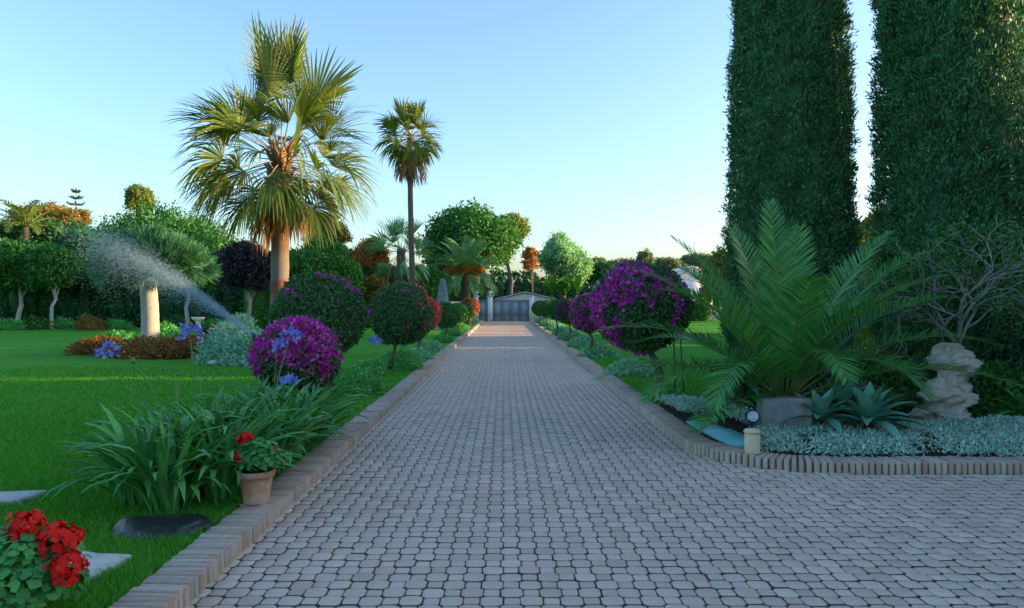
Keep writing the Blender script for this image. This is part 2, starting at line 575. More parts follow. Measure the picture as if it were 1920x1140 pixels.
c = _mix(nt, .8, r.outputs[0], _ramp(nt, _noise(nt, 9, 5, stretch=(.6, .6, 4)), [(.5, .5, .5), (1, 1, 1), (1.35, 1.3, 1.25)]), 'MULTIPLY')
nt.links.new(c, bs.inputs['Base Color'])
bs.inputs['Roughness'].default_value = .9
bn = nt.nodes.new('ShaderNodeBump')
bn.inputs['Strength'].default_value = .7
bn.inputs['Distance'].default_value = .03
nt.links.new(_noise(nt, 7, 5, stretch=(.7, .7, 5)), bn.inputs['Height'])
nt.links.new(bn.outputs[0], bs.inputs['Normal'])
M['fan_trunk'] = m
# droplets
m, nt, bs, out = _nodes('water_droplet')
bs.inputs['Base Color'].default_value = (.45, .66, .80, 1)
bs.inputs['Roughness'].default_value = .15
bs.inputs['Transmission Weight'].default_value = 0.35
bs.inputs['IOR'].default_value = 1.33
M['water'] = m

# ================================================================== THE SETTING
G = 0.085                  # lawn level above the paving
rng = np.random.default_rng(7)


def sheet(name, P, z, mat, label=None):
    P = np.array([[x, y, z] for x, y in P])
    mb = MB().add(P, np.array([list(range(len(P)))]))
    return tag(mb.build(name, mat), kind='structure')


sheet('ground', [(-900, -300), (900, -300), (900, 1500), (-900, 1500)], -0.06, M['lawn'])


def lawn_sheet(name, x0, x1, y0, y1, nx, ny):
    xs, ys = np.linspace(x0, x1, nx), np.linspace(y0, y1, ny)
    X, Y = np.meshgrid(xs, ys)
    P = np.stack([X.ravel(), Y.ravel(), np.full(X.size, G)], 1)
    far = np.clip((np.abs(P[:, 0]) - 3.5) / 4, 0, 1)
    P[:, 2] += 0.05 * noise3(P * [1, 1, 0], 0.35, 3) * far
    idx = np.arange(nx * ny).reshape(ny, nx)
    Fq = np.stack([idx[:-1, :-1], idx[:-1, 1:], idx[1:, 1:], idx[1:, :-1]], -1).reshape(-1, 4)
    o = MB().add(P, Fq).build(name, M['lawn'], smooth=True)
    return tag(o, kind='structure')


lawn_sheet('lawn_left', -75, -1.99, -6, 62, 90, 80)
XL, XR = -1.72, 2.01         # paving edges
KW, KH = 0.28, 0.11
CC, CR = (3.31, 8.30), 1.30  # corner of the drive
arc = [(CC[0] - (CR - KW) * cos(a), CC[1] - (CR - KW) * sin(a)) for a in np.linspace(0, pi / 2, 14)]
lawn_sheet('lawn_right', 2.27, 60, 10.9, 62, 50, 50)
sheet('flower_bed', [(2.27, 11.2), (2.27, 8.3)] + arc[1:] + [(16, 7.27), (16, 11.4), (4.6, 11.5), (3.6, 11.3)], G + 0.004, M['soil'])
sheet('road_verge', [(-75, 62), (60, 62), (60, 140), (-75, 140)], -0.03, M['soil'])

# ---- driveway of octagonal and square pavers
S, SY = 0.111, 0.1152
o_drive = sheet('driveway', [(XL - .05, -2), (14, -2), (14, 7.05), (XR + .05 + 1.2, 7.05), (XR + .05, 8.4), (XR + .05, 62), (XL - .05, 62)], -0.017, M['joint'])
ORG[o_drive.name] = (0, 0, 0)


def paver_shape(octa, seed):
    r = np.random.default_rng(seed)
    if octa:
        a, b = .0604, .0400
        P = np.array([(a, -b), (a, b), (b, a), (-b, a), (-a, b), (-a, -b), (-b, -a), (b, -a)])
    else:
        a = .0434
        c = .009
        P = np.array([(a, -a + c), (a, a - c), (a - c, a), (-a + c, a), (-a, a - c), (-a, -a + c), (-a + c, -a), (a - c, -a)])
    P = P * [1, 1.0 if octa else .96] + r.normal(size=P.shape) * .0009
    bev = 1 - .0042 / a
    V = np.concatenate([np.c_[P * 1.01, np.full(8, -.020)], np.c_[P, np.full(8, -.0035)], np.c_[P * bev, np.zeros(8)]])
    q = np.array([[i + 8 * t, (i + 1) % 8 + 8 * t, (i + 1) % 8 + 8 + 8 * t, i + 8 + 8 * t] for t in (0, 1) for i in range(8)])
    return V, q, np.array([[16 + i for i in range(8)]])


def paved(x, y):
    if y < 7.0:
        return XL - .03 < x < 9.5 and y > 0.8
    if y > 60.5:
        return False
    if y < 8.3 and x > XR:
        return x < CC[0] and math.hypot(x - CC[0], y - CC[1]) > CR - .03
    return XL - .03 < x < XR + .03


sites = []
for j in range(0, int(62 / SY)):
    y = j * SY
    for i in range(-18, 125):
        x = i * S + 0.04
        if paved(x, y):
            sites.append((x, y, (i + j) % 2))


def in_frame(x, y, z=0.0, pad=0):
    px = VX + F_PX * x / max(y, .01)
    py = VY + F_PX * (CAM_H - z) / max(y, .01)
    return -pad < px < 1920 + pad and py < 1140 + pad


near = sorted([s for s in sites if in_frame(s[0], s[1], 0, 18)], key=lambda s: s[1] + 0.35 * s[2])[:300]
nearset = set((round(s[0], 3), round(s[1], 3)) for s in near)
shapes = {k: [paver_shape(k == 0, 40 + k * 10 + v) for v in range(3)] for k in (0, 1)}


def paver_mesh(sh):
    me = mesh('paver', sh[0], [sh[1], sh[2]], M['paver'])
    me.materials.append(M['joint'])                 # sides take the darker joint material
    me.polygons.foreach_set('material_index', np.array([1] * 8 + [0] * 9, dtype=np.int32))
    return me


paver_me = {k: [paver_mesh(sh) for sh in shapes[k]] for k in (0, 1)}
for n, (x, y, k) in enumerate(near):
    link_part('paver', paver_me[k][n % 3], o_drive, (x + rng.normal() * .0012, y + rng.normal() * .0012, rng.normal() * .0018),
              (rng.normal() * .014, rng.normal() * .014, rng.normal() * .012))
VV, FQ, FN, MI, n0 = [], [], [], [], 0
for (x, y, k) in sites:
    if (round(x, 3), round(y, 3)) in nearset:
        continue
    V, q, t = shapes[k][rng.integers(3)]
    z = rng.normal() * .0014 + (V[:, :2] @ (rng.normal(size=2) * .010))
    lo = 0 if y < 11 else 8                       # dark sides only where they can be made out
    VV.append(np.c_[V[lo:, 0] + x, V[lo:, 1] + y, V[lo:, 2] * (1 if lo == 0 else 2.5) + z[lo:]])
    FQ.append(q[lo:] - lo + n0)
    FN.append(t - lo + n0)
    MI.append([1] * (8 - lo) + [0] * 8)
    n0 += 24 - lo
mb = MB()
mb.add(np.concatenate(VV), [np.concatenate(FQ), np.concatenate(FN)])
o = mb.build('paver_field', M['paver'], o_drive)
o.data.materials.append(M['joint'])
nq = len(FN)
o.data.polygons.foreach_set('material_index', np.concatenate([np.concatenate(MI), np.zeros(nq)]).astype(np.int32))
o['kind'] = 'stuff'

# ---- brick kerbs
BP = 0.063


def kerb(name, path, nrm, n_single=300):
    """path: centre points one brick apart; nrm: unit direction across the kerb"""
    root_mb = MB()
    path, nrm = np.array(path), np.array(nrm)
    a, b = path - nrm * (KW / 2 - .022), path + nrm * (KW / 2 - .022)
    n = len(path)
    V = np.concatenate([np.c_[a, np.full(n, -.05)], np.c_[a, np.full(n, KH - .030)], np.c_[b, np.full(n, KH - .030)], np.c_[b, np.full(n, -.05)]])
    q = [[k * n + i, k * n + i + 1, (k + 1) * n + i + 1, (k + 1) * n + i] for k in range(3) for i in range(n - 1)]
    root_mb.add(V, np.array(q))
    root = tag(root_mb.build(name, M['mortar']), kind='structure')
    ORG[root.name] = (0, 0, 0)
    order = sorted(range(n), key=lambda i: (not in_frame(path[i][0], path[i][1], KH, 60), math.hypot(*path[i])))
    single = set(order[:n_single])
    metas = []
    for v in range(4):
        r = np.random.default_rng(70 + v)
        V, Fs = chamfer_box(KW * (1 + r.normal() * .01), .0490 + r.normal() * .0015, KH + .04, .009)
        V = V + r.normal(size=V.shape) * .0022
        metas.append((V, Fs, mesh('brick', V, Fs, M['brick'])))
    rest = MB()
    for i in range(n):
        V, Fs, me = metas[rng.integers(4)]
        ang = math.atan2(nrm[i][1], nrm[i][0]) + rng.normal() * .012
        z = -.04 + rng.normal() * .004
        dx = nrm[i] * rng.normal() * .003
        if i in single:
            link_part('brick', me, root, (path[i][0] + dx[0], path[i][1] + dx[1], z), (rng.normal() * .01, rng.normal() * .012, ang))
        else:
            q = np.array([[cos(ang), -sin(ang), 0], [sin(ang), cos(ang), 0], [0, 0, 1]])
            rest.add(V @ q.T + [path[i][0] + dx[0], path[i][1] + dx[1], z], Fs)
    if rest.n:
        o = rest.build('brick_course', M['brick'], root)
        o['kind'] = 'stuff'


ys = np.arange(1.2, 59.5, BP)
kerb('kerb_left', [(XL - KW / 2, y) for y in ys], [(-1, 0)] * len(ys))
pth, nr = [], []
for y in np.arange(59.5, CC[1], -BP):
    pth.append((XR + KW / 2, y)); nr.append((1, 0))
rm = CR - KW / 2
na = int(round(rm * pi / 2 / (BP * 0.96)))
for k in range(na):
    a = (k + .5) / na * pi / 2
    pth.append((CC[0] - rm * cos(a), CC[1] - rm * sin(a))); nr.append((cos(a), sin(a)))
for x in np.arange(CC[0] + BP / 2, 12.5, BP):
    pth.append((x, 7.0 + KW / 2)); nr.append((0, 1))
kerb('kerb_right', pth, nr)

# ================================================================== PLANT BUILDERS


def limb_path(a, b, rng, n=6, sag=0.12, wob=0.05):
    a, b = np.array(a, float), np.array(b, float)
    t = np.linspace(0, 1, n)[:, None]
    L = np.linalg.norm(b - a)
    p = a + (b - a) * t
    p[:, 2] += sag * L * np.sin(t[:, 0] * pi)
    p[1:-1] += rng.normal(size=(n - 2, 3)) * wob * L * 0.3
    return p


LEAF_F = 1.0


def tree(name, label, c, half, leaf, nleaf=6000, lobes=9, ls=0.16, trunk_r=0.16, bark='bark', seed=1, base_z=G, group=None,
         clumps=None, sig=None, cat='tree', core_f=.74, depth=.35, low=-.75, trunk_xy=None, open_=False, lobe_f=.5):
    """a tree with crown centre c and half sizes half=(rx,ry,rz)"""
    rg = np.random.default_rng(seed)
    nleaf, ls = int(nleaf * 1.8), ls * .70
    c, half = np.array(c, float), np.array(half, float)
    L = []
    if lobes == 1:
        L = [np.r_[c, half]]
    else:
        for k in range(lobes):
            d = unit(rg.normal(size=3) * [1, 1, .85])
            if d[2] < -.55:
                d[2] *= -.5
            f = rg.uniform(.38, .62)
            L.append(np.r_[c + half * d * (1 - f * .9) * rg.uniform(.72, 1.10), half * f * rg.uniform(.78, 1.15, 3)])
        L.append(np.r_[c, half * .62])
    tx, ty = (c[0], c[1]) if trunk_xy is None else trunk_xy
    root = thing(name, label, cat, (tx, ty, base_z), group)
    clumps = clumps or max(30, nleaf // 34)
    sig = sig or float(half.mean()) * .085
    P, N, _ = crown_points(rg, L, nleaf, clumps, sig, depth, low)
    P[:, 2] = np.maximum(P[:, 2], base_z + .02)
    mb = MB().add(*leaf_quads(P, N, rg, ls * 1.25, ls * .72, out=.6))
    if core_f:
        cv, cf = core(L, core_f, ICO2, seed, .16)
        cv[:, 2] = np.maximum(cv[:, 2], base_z + .01)
        mb.add(cv, cf)
    mb.build('crown', M[leaf], root)
    tb = MB()
    top = c + [0, 0, -.15 * half[2]]
    path = limb_path((tx, ty, base_z - .1), top, rg, 8, 0, .06)
    tb.add(*tube(path, np.linspace(trunk_r * 1.15, trunk_r * .55, 8), 9))
    for k in range(min(6, len(L))):
        s = path[4 + k % 3]
        tb.add(*tube(limb_path(s, L[k][:3], rg, 6, .06), np.linspace(trunk_r * .5, trunk_r * .12, 6), 6))
    tb.build('trunk', M[bark], root, smooth=True)
    return root


def tree_px(name, label, px, py, d, hw, hh, leaf, **k):
    c = at(px, py, d)
    rx, rz = hw / F_PX * d, hh / F_PX * d
    return tree(name, label, c, (rx, min(rx, 4.5) if rx > 5 else rx, rz), leaf, **k)


def ball_standard(label, base, c, r, leaf, bloom=None, nb=0, bloom_dir=None, bloom_cover=.35, seed=0, ls=.05, nleaf=7000,
                  name='bougainvillea_standard', cat='topiary', sq=.92, trunk_r=.035, group=None, bloom2=None, stakes=0):
    """clipped ball of foliage on a bare stem"""
    rg = np.random.default_rng(seed)
    c = np.array(c, float)
    root = thing(name, label, cat, (base[0], base[1], base[2]), group)
    D = rand_unit(rg, nleaf)
    lump = 1 + .085 * noise3(D, 3.2, seed) + .05 * noise3(D, 9, seed + 5)
    lump = lump + (rg.uniform(0, 1, nleaf) < .03) * rg.uniform(0, .12, nleaf)
    f = (1 - .16 * rg.uniform(0, 1, nleaf) ** 2) * lump + rg.normal(size=nleaf) * .012
    P = c + D * [r, r, r * sq] * f[:, None]
    mb = MB().add(*leaf_quads(P, D, rg, ls * 1.3, ls * .8, out=.55, spread=.8))
    V, Fq = ICO3
    mb.add(c + V * [r, r, r * sq] * (.86 * (1 + .07 * noise3(V, 3.2, seed)))[:, None], [Fq])
    mb.build('crown', M[leaf], root)

    def blossoms(mat, direction, cover, n, sd):
        D = rand_unit(rg, n * 6)
        s = noise3(D, 4.5, sd) + .9 * noise3(D, 12, sd + 1)
        if direction is not None:
            s = s + 1.2 * (D @ unit(direction))
        th = np.quantile(s, 1 - cover)
        D = D[s > th][:n]
        lump = 1 + .085 * noise3(D, 3.2, seed) + .05 * noise3(D, 9, seed + 5)
        P = c + D * [r, r, r * sq] * (lump * rg.uniform(.98, 1.06, len(D)))[:, None]
        mb = MB().add(*leaf_quads(P, D, rg, ls * 1.15, ls * 1.05, out=.35, spread=.8))
        mb.build('blossom', M[mat], root)
    if bloom:
        blossoms(bloom, bloom_dir, bloom_cover, nb, seed + 31)
    if bloom2:
        blossoms(*bloom2, seed + 57)
    tb = MB()
    pth = limb_path(base, c - [0, 0, r * .55 * sq], rg, 7, 0, .1)
    tb.add(*tube(pth, np.linspace(trunk_r * 1.25, trunk_r * .85, 7), 8))
    for k in range(5):
        e = c + rand_unit(rg, 1)[0] * r * .5
        tb.add(*tube(limb_path(pth[-1], e, rg, 4, 0), np.linspace(trunk_r * .7, trunk_r * .3, 4), 6))
    tb.build('trunk', M['bark'], root, smooth=True)
    for k in range(stakes):
        s = MB()
        dx = .12 + .13 * k
        s.add(*tube([(base[0] + dx + .05 * k, base[1] + .12 * k, G - .05), (base[0] + dx - .02, base[1] + .1 * k, c[2] - r * .5)], .011, 6))
        s.build('stake', M['bark'], root)
    return root


def mound(name, label, c, r, h, leaf, n=900, ls=.06, seed=0, cat='plant', group=None, bloom=None, nb=0, base_z=G, bs=None, up=.6, stiff=.6, cf=.72):
    """low bushy plant"""
    rg = np.random.default_rng(seed)
    r = np.array([r, r]) if np.isscalar(r) else np.array(r)
    root = thing(name, label, cat, (c[0], c[1], base_z), group)

    def pts(n, f0):
        D = rand_unit(rg, n)
        D[:, 2] = np.abs(D[:, 2])
        lump = 1 + .2 * noise3(D, 3.5, seed)
        f = rg.uniform(f0, 1.0, n) * lump
        return np.array([c[0], c[1], base_z]) + D * [r[0], r[1], h] * f[:, None], D
    P, D = pts(n, .72)
    mb = MB().add(*leaf_quads(P, unit(D + [0, 0, up]), rg, ls * 1.5, ls * .6, out=stiff))
    V, Fq = ICO2
    V2 = V * [r[0], r[1], h] * (cf * (1 + .18 * noise3(V, 3.5, seed)))[:, None]
    V2[:, 2] = np.maximum(V2[:, 2], -.01)
    mb.add(V2 + [c[0], c[1], base_z], [Fq])
    mb.build('foliage', M[leaf], root)
    if bloom:
        P, D = pts(nb, 1.0)
        b = bs or ls * .8
        mb = MB().add(*leaf_quads(P + D * .02, D, rg, b, b, out=.1, spread=.4))
        mb.build('blossom', M[bloom], root)
    return root


def frond_pinnate(base, az, el, L, bend, rg, pairs=60, ll=.42, lw=.028, thick=.018, vee=.5, twist=0.0, start=.14):
    """feather palm frond: returns (rachis geometry, leaflet geometry)"""
    n = 18
    t = np.linspace(0, 1, n)
    e = R(el) - R(bend) * t ** 1.35
    ds = L / (n - 1)
    dirs = np.stack([np.cos(e) * cos(R(az)), np.cos(e) * sin(R(az)), np.sin(e)], 1)
    p = np.array(base) + np.concatenate([[np.zeros(3)], np.cumsum(dirs[:-1] * ds, 0)])
    rv, rf = tube(p, np.linspace(thick, thick * .2, n), 5)
    side0 = np.array([-sin(R(az)), cos(R(az)), 0])
    tt = np.repeat(np.linspace(start, .995, pairs), 2)
    tt = tt + rg.normal(size=len(tt)) * .004
    tt = np.clip(tt, 0, 1)
    sg = np.tile([1, -1], pairs)
    P = np.stack([np.interp(tt, t, p[:, k]) for k in range(3)], 1)
    T = unit(np.stack([np.interp(tt, t, dirs[:, k]) for k in range(3)], 1))
    up = unit(np.cross(T, side0))
    up[up[:, 2] < 0] *= -1
    sd_ = np.cross(up, T)
    u = (tt - start) / (1 - start)
    prof = np.clip(np.sin(pi * (0.10 + 0.86 * u ** .8)), .1, 1) ** .7
    fwd = .55 + .75 * u
    A = unit(sd_ * sg[:, None] + T * fwd[:, None] + up * (vee * (1 - .5 * u) + rg.normal(size=len(tt)) * .12)[:, None])
    le = ll * prof * rg.uniform(.88, 1.1, len(tt))
    W = unit(np.cross(A, up)) * (lw * .5 * (0.6 + .4 * prof))[:, None]
    tip = P + A * le[:, None]
    tip[:, 2] -= le * le * rg.uniform(.05, .35, len(tt))
    mid = P + A * (le * .5)[:, None]
    V = np.stack([P - W * .5, P + W * .5, mid + W, tip, mid - W], 1).reshape(-1, 3)
    k = np.arange(len(tt))[:, None] * 5
    return (rv, rf), (V, [np.concatenate([k + 0, k + 1, k + 2, k + 4], 1), np.concatenate([k + 4, k + 2, k + 3], 1)])


def fan_leaf(base, az, el, pet, rad, rg, droop=.5, segs=30, span=190, petr=.018, twist=0.0, fold=.6):
    """fan palm frond: returns (petiole, blade) geometry"""
    d = np.array([cos(R(el)) * cos(R(az)), cos(R(el)) * sin(R(az)), sin(R(el))])
    n = 7
    t = np.linspace(0, 1, n)[:, None]
    p = np.array(base) + d * pet * t
    p[:, 2] -= droop * .22 * pet * (t[:, 0] ** 2)
    pv, pf = tube(p, np.linspace(petr, petr * .55, n), 5)
    d2 = unit(p[-1] - p[-2])
    side = unit(np.cross(d2, [0, 0, 1]) + 1e-6)
    side = unit(side * cos(twist) + np.cross(side, d2) * sin(twist))
    nrm = np.cross(side, d2)
    if nrm[2] < 0:
        nrm = -nrm
    V, Fs = [], []
    th = np.linspace(-R(span) / 2, R(span) / 2, segs)
    for i, a in enumerate(th):
        l = rad * (.62 + .38 * cos(a * .85)) * rg.uniform(.88, 1.08)
        dirv = d2 * cos(a) + side * (sin(a) * cos(fold)) + nrm * (abs(sin(a)) * sin(fold))
        dirv = unit(dirv)
        wv = unit(-d2 * sin(a) + side * cos(a))
        half = .5 * R(span) / segs
        rr = [0.03, .35 * l, .58 * l, .82 * l, l]
        ww = [0.004, .35 * l * half * .96, .58 * l * half * .72, .82 * l * half * .3, .004]
        hang = rg.uniform(.6, 1.5) * (droop + .12)
        row = len(V)
        for r_, w_ in zip(rr, ww):
            q = p[-1] + dirv * r_
            f = r_ / rad
            q = q + np.array([0, 0, -1]) * hang * rad * (.12 * f + .42 * max(0, f - .42) ** 1.5 * 2.2)
            rel = q - p[-1]
            if f > .5:
                q = p[-1] + rel * (r_ / max(np.linalg.norm(rel), 1e-6))
            V += [q - wv * w_ + nrm * w_ * .35, q + wv * w_ - nrm * w_ * .35]
        for k in range(4):
            Fs.append([row + 2 * k, row + 2 * k + 1, row + 2 * k + 3, row + 2 * k + 2])
    return (pv, pf), (np.array(V), [np.array(Fs)])


def fan_palm(label, base, height, reach, seed, specs, trunk_r, name='fan_palm', skirt=12, petf=.5, trunk_mat='fan_trunk', segs=30, lean=(0, 0), group=None,
             dead_len=1.0, boots=True, leaf='fan'):
    rg = np.random.default_rng(seed)
    root = thing(name, label, 'palm tree', base, group)
    b = np.array(base)
    top = b + [lean[0], lean[1], height]
    n = 26
    t = np.linspace(0, 1, n)
    path = b + (top - b) * t[:, None] + np.stack([np.sin(t * 3) * lean[0] * .2, 0 * t, 0 * t], 1)
    path[0, 2] -= .1
    rad = trunk_r * (1.18 - .25 * t) * (1 + .03 * np.sin(t * 60))
    rad[0] *= 1.25
    MB().add(*tube(path, rad, 18)).build('trunk', M[trunk_mat], root, smooth=True)
    if boots:      # old leaf bases crossing each other under the crown
        bb = MB()
        for k in range(70):
            f = rg.uniform(.60, .99)
            a = k * 2.4
            q = b + (top - b) * f
            e = np.array([cos(a), sin(a), 0])
            s = q + e * trunk_r * .85
            bb.add(*tube([s, s + e * .10 + [0, 0, .16], s + e * .22 + [0, 0, .36]], [.075, .05, .03], 5))
        bb.build('leaf_bases', M['fan_dead'], root)
    for (az, el, k, dr) in specs:
        az = az + rg.normal() * 5
        s = top + [0.1 * cos(R(az)), .1 * sin(R(az)), (-.012 * (90 - el)) * .45 * min(1, reach / 2.7) + .1]
        pet, bl = fan_leaf(s, az, el, reach * petf * k * rg.uniform(.85, 1.12), reach * (1 - petf) * 1.12 * k, rg, dr, segs, twist=rg.normal() * .45, fold=(1.0 if el > 50 else .7 if el > 10 else .5) + rg.normal() * .15)
        fr = MB().add(*bl).build('frond', M[leaf], root)
        MB().add(*pet).build('petiole', M['petiole'], fr)
    for k in range(skirt):
        az = k / max(skirt, 1) * 360 + rg.normal() * 10
        s = top + [0.12 * cos(R(az)), .12 * sin(R(az)), -.35 * min(1, reach / 2.7) - rg.uniform(0, .12 * height * min(1, reach / 2.7))]
        pet, bl = fan_leaf(s, az, rg.uniform(-75, -50), reach * .38 * dead_len * rg.uniform(.6, 1.2), reach * .48 * dead_len, rg, 1.5, max(10, segs // 2), span=110)
        fr = MB().add(*bl).build('dead_frond', M['fan_dead'], root)
        MB().add(*pet).build('petiole', M['petiole'], fr)
    return root


def inner_rib(ra):
    V = ra[0].reshape(-1, 5, 3)
    c = V.mean(1, keepdims=True)
    return (c + (V - c) * .6).reshape(-1, 3), ra[1]


def feather_palm(label, base, height, specs, L, seed, trunk_r, name='date_palm', leaf='date', pairs=45, ll=.4, lw=.03, trunk_mat='bark', fruit=0, vee=.5, thick=.02, group=None):
    rg = np.random.default_rng(seed)
    root = thing(name, label, 'palm tree', base, group)
    b = np.array(base, float)
    t = np.linspace(0, 1, 12)
    path = b + np.array([0, 0, height]) * t[:, None]
    path[0, 2] -= .1
    MB().add(*tube(path, trunk_r * (1.2 - .25 * t + .1 * (t > .8)) * (1 + .06 * (np.arange(12) % 2)), 14)).build('trunk', M[trunk_mat], root, smooth=True)
    top = b + [0, 0, height]
    for (az, el, k, bend) in specs:
        a = R(az)
        s = top + [cos(a) * trunk_r * .6, sin(a) * trunk_r * .6, -.05 * (90 - el) / 60]
        ra, lf = frond_pinnate(s, az + rg.normal() * 3, el, L * k, bend, rg, pairs, ll, lw, thick, vee)
        fr = MB().add(*lf).add(*inner_rib(ra)).build('frond', M[leaf], root)
        MB().add(*ra).build('rachis', M['rachis'], fr)
    for k in range(fruit):
        a = k / fruit * 2 * pi + .3
        f = MB()
        e = np.array([cos(a), sin(a), 0])
        p0 = top + e * trunk_r
        pts = []
        p1 = p0 + e * L * .22 + [0, 0, L * .10]
        f.add(*tube([p0, (p0 + p1) / 2 + [0, 0, .1], p1], [.05, .04, .03], 5))
        P = p1 + rg.normal(size=(160, 3)) * L * np.array([.05, .05, .06])
        f.add(*leaf_quads(P, rand_unit(rg, 160), rg, L * .10, L * .03, axis=np.tile([0, 0, -1.0], (160, 1)) + e))
        f.build('fruit_stalk', M['fruit'], root)
    return root

# ================================================================== TREES AND PALMS

# ---- two clipped cypress columns
def cypress(label, x, y, r0, r1, h, seed):
    rg = np.random.default_rng(seed)
    root = thing('cypress_tree', label, 'tree', (x, y, G), 'cypress columns')

    def prof(z):
        u = z / h
        top = np.sqrt(np.clip((1 - u) / .12, 0, 1))
        low = .72 + .28 * np.clip(z / 1.1, 0, 1)
        return (r0 + (r1 - r0) * np.clip(u / .6, 0, 1)) * np.minimum(top, 1) * low
    nt_ = 14000
    npl = 2700
    uu = (np.arange(npl) + .5) / npl
    thp = np.arange(npl) * 2.399963 + rg.normal(size=npl) * .05
    zp = np.where(uu < .86, uu / .86 * 8.6, 8.6 + (uu - .86) / .14 * (h - 8.6)) + rg.normal(size=npl) * .05
    zp = np.clip(zp, .2, h)
    dp = rg.uniform(0, 1, npl) ** 1.5 * .12
    ip = rg.integers(0, npl, nt_)
    la, lz = rg.normal(size=nt_), rg.normal(size=nt_)
    th, z = thp[ip] + la * .060, np.clip(zp[ip] + lz * .13, .2, h)
    sink = dp[ip] + .020 * (la ** 2 + .6 * lz ** 2) - .03
    d = np.stack([np.cos(th), np.sin(th), np.zeros(nt_)], 1)
    q = d * 1.2 + np.c_[np.zeros(nt_), np.zeros(nt_), z]
    lump = 1 + .045 * noise3(q, 2.0, seed) + .085 * noise3(q * [1, 1, .6], 10.0, seed + 3)
    C = np.c_[x + d[:, 0] * prof(z) * lump, y + d[:, 1] * prof(z) * lump, G + z]
    C[:, :2] -= d[:, :2] * sink[:, None]
    m_ = 11
    j = np.repeat(np.arange(nt_), m_)
    n = len(j)
    ax = unit(d[j] * .5 + [0, 0, .8] + rg.normal(size=(nt_, 3))[j] * .45)
    P = C[j] + rg.normal(size=(n, 3)) * [.045, .045, .055]
    mb = MB().add(*leaf_quads(P, unit(d[j] + [0, 0, .25]), rg, .085, .026, axis=ax, spread=.9))
    zz = np.linspace(.3, h * .985, 46)
    V, k = [], 36
    t = np.arange(k) / k * 2 * pi
    for a in zz:
        dd = np.stack([np.cos(t), np.sin(t), np.zeros(k)], 1)
        qq = dd * 1.2 + [0, 0, a]
        lp = 1 + .045 * noise3(qq, 2.0, seed) + .085 * noise3(qq * [1, 1, .6], 10.0, seed + 3)
        rr = np.maximum(prof(np.full(k, a)) * lp - .19, .02)
        V.append(np.c_[x + dd[:, 0] * rr, y + dd[:, 1] * rr, np.full(k, G + a)])
    Fq = [[i * k + b, i * k + (b + 1) % k, (i + 1) * k + (b + 1) % k, (i + 1) * k + b] for i in range(45) for b in range(k)]
    mb.add(np.concatenate(V), [np.array(Fq)])
    mb.build('crown', M['cypress'], root)
    MB().add(*tube([(x, y, G - .1), (x, y, G + .5), (x + .05, y, h * .9)], [.24, .2, .06], 10)).build('trunk', M['bark'], root, smooth=True)


cypress('tall clipped cypress column standing directly behind the feathery young palm', 5.26, 13.5, 1.17, .90, 12.5, 11)
cypress('tall clipped cypress column rising behind the bare branches and eroded stone', 7.33, 12.0, 1.09, 1.07, 12.8, 12)

# ---- the large fan palm on the lawn
specs = [(100, 84, 1.22, .06), (190, 79, 1.22, .08), (350, 80, 1.18, .08), (250, 76, 1.05, .12), (20, 60, 1.16, .12), (170, 62, 1.0, .3), (45, 55, 1.0, .3),
         (180, 33, 1.08, .45), (150, 40, 1.0, .5), (2, 36, 1.05, .4), (28, 30, 1.0, .5), (215, 38, .95, .55), (245, 45, .85, .5), (300, 42, .9, .5),
         (335, 24, 1.0, .6), (90, 32, 1.0, .4), (120, 22, 1.0, .5), (60, 18, 1.0, .5), (200, 20, .98, .7), (275, 26, .85, .7)]
for k in range(5):
    specs.append((k * 72 + 25, 22 + 13 * (k % 3), .96, .55))
for k in range(15):
    specs.append((k * 24 + 8, 6 - 9 * (k % 3), .98 + .06 * (k % 2), .95))
for k in range(13):
    specs.append((k * 27.7 + 20, -14 - 10 * (k % 3), .84, 1.15))
px_ = at(523, 0, 20)[0]
fan_palm('big fan palm on the lawn with drooping fronds and thick banded trunk', (px_, 20, G), 5.75, 2.75, 5, specs, .225, skirt=11, petf=.52, lean=(.05, 0), segs=36, dead_len=.82)

# ---- the tall thin fan palm
sp2 = [(k * 45 + 10, 70 - 10 * (k % 2), .95, .2) for k in range(6)] + [(k * 30, 38 - 14 * (k % 2), 1.0, .5) for k in range(12)] + \
      [(k * 30 + 15, 2 - 14 * (k % 2), .98, .8) for k in range(12)] + [(k * 36 + 5, -35, .85, 1.1) for k in range(10)]
fan_palm('tall slender fan palm with a small round crown high above the drive', (gx(777, 35), 35, G), 9.6, 1.75, 9, sp2, .125, skirt=16, petf=.42,
         trunk_mat='bark', lean=(-.22, 0), segs=20, dead_len=1.05, boots=False)

# ---- shaggy fan palm and date palm near the gate
sp3 = [(k * 40, 65 - 12 * (k % 2), 1.0, .2) for k in range(7)] + [(k * 30 + 7, 28 - 16 * (k % 2), 1.0, .5) for k in range(12)] + [(k * 28, -25 - 10 * (k % 2), .95, .9) for k in range(12)]
fan_palm('bushy green fan palm growing beside the slender palm trunk', (gx(752, 42), 42, G), 4.6, 2.1, 15, sp3, .26, skirt=12, segs=20, boots=False, trunk_mat='bark', leaf='date_far')
specs = [(k * 22.5 + 4, 78 - 9 * (k % 3), 1.0, 45) for k in range(16)] + [(k * 20, 45 - 10 * (k % 2), 1.0, 65) for k in range(18)] + [(k * 22, 8 - 12 * (k % 2), .95, 75) for k in range(16)]
feather_palm('date palm with orange fruit stalks standing just inside the gate', (gx(873, 50), 50, G), 3.5, specs, 2.9, 21, .3, leaf='date_far', pairs=30, ll=.62, lw=.075, fruit=7, thick=.04)
specs = [(k * 27 + 4, 70 - 14 * (k % 3), 1.0, 75) for k in range(13)] + [(k * 40, 20, 1.0, 85) for k in range(9)]
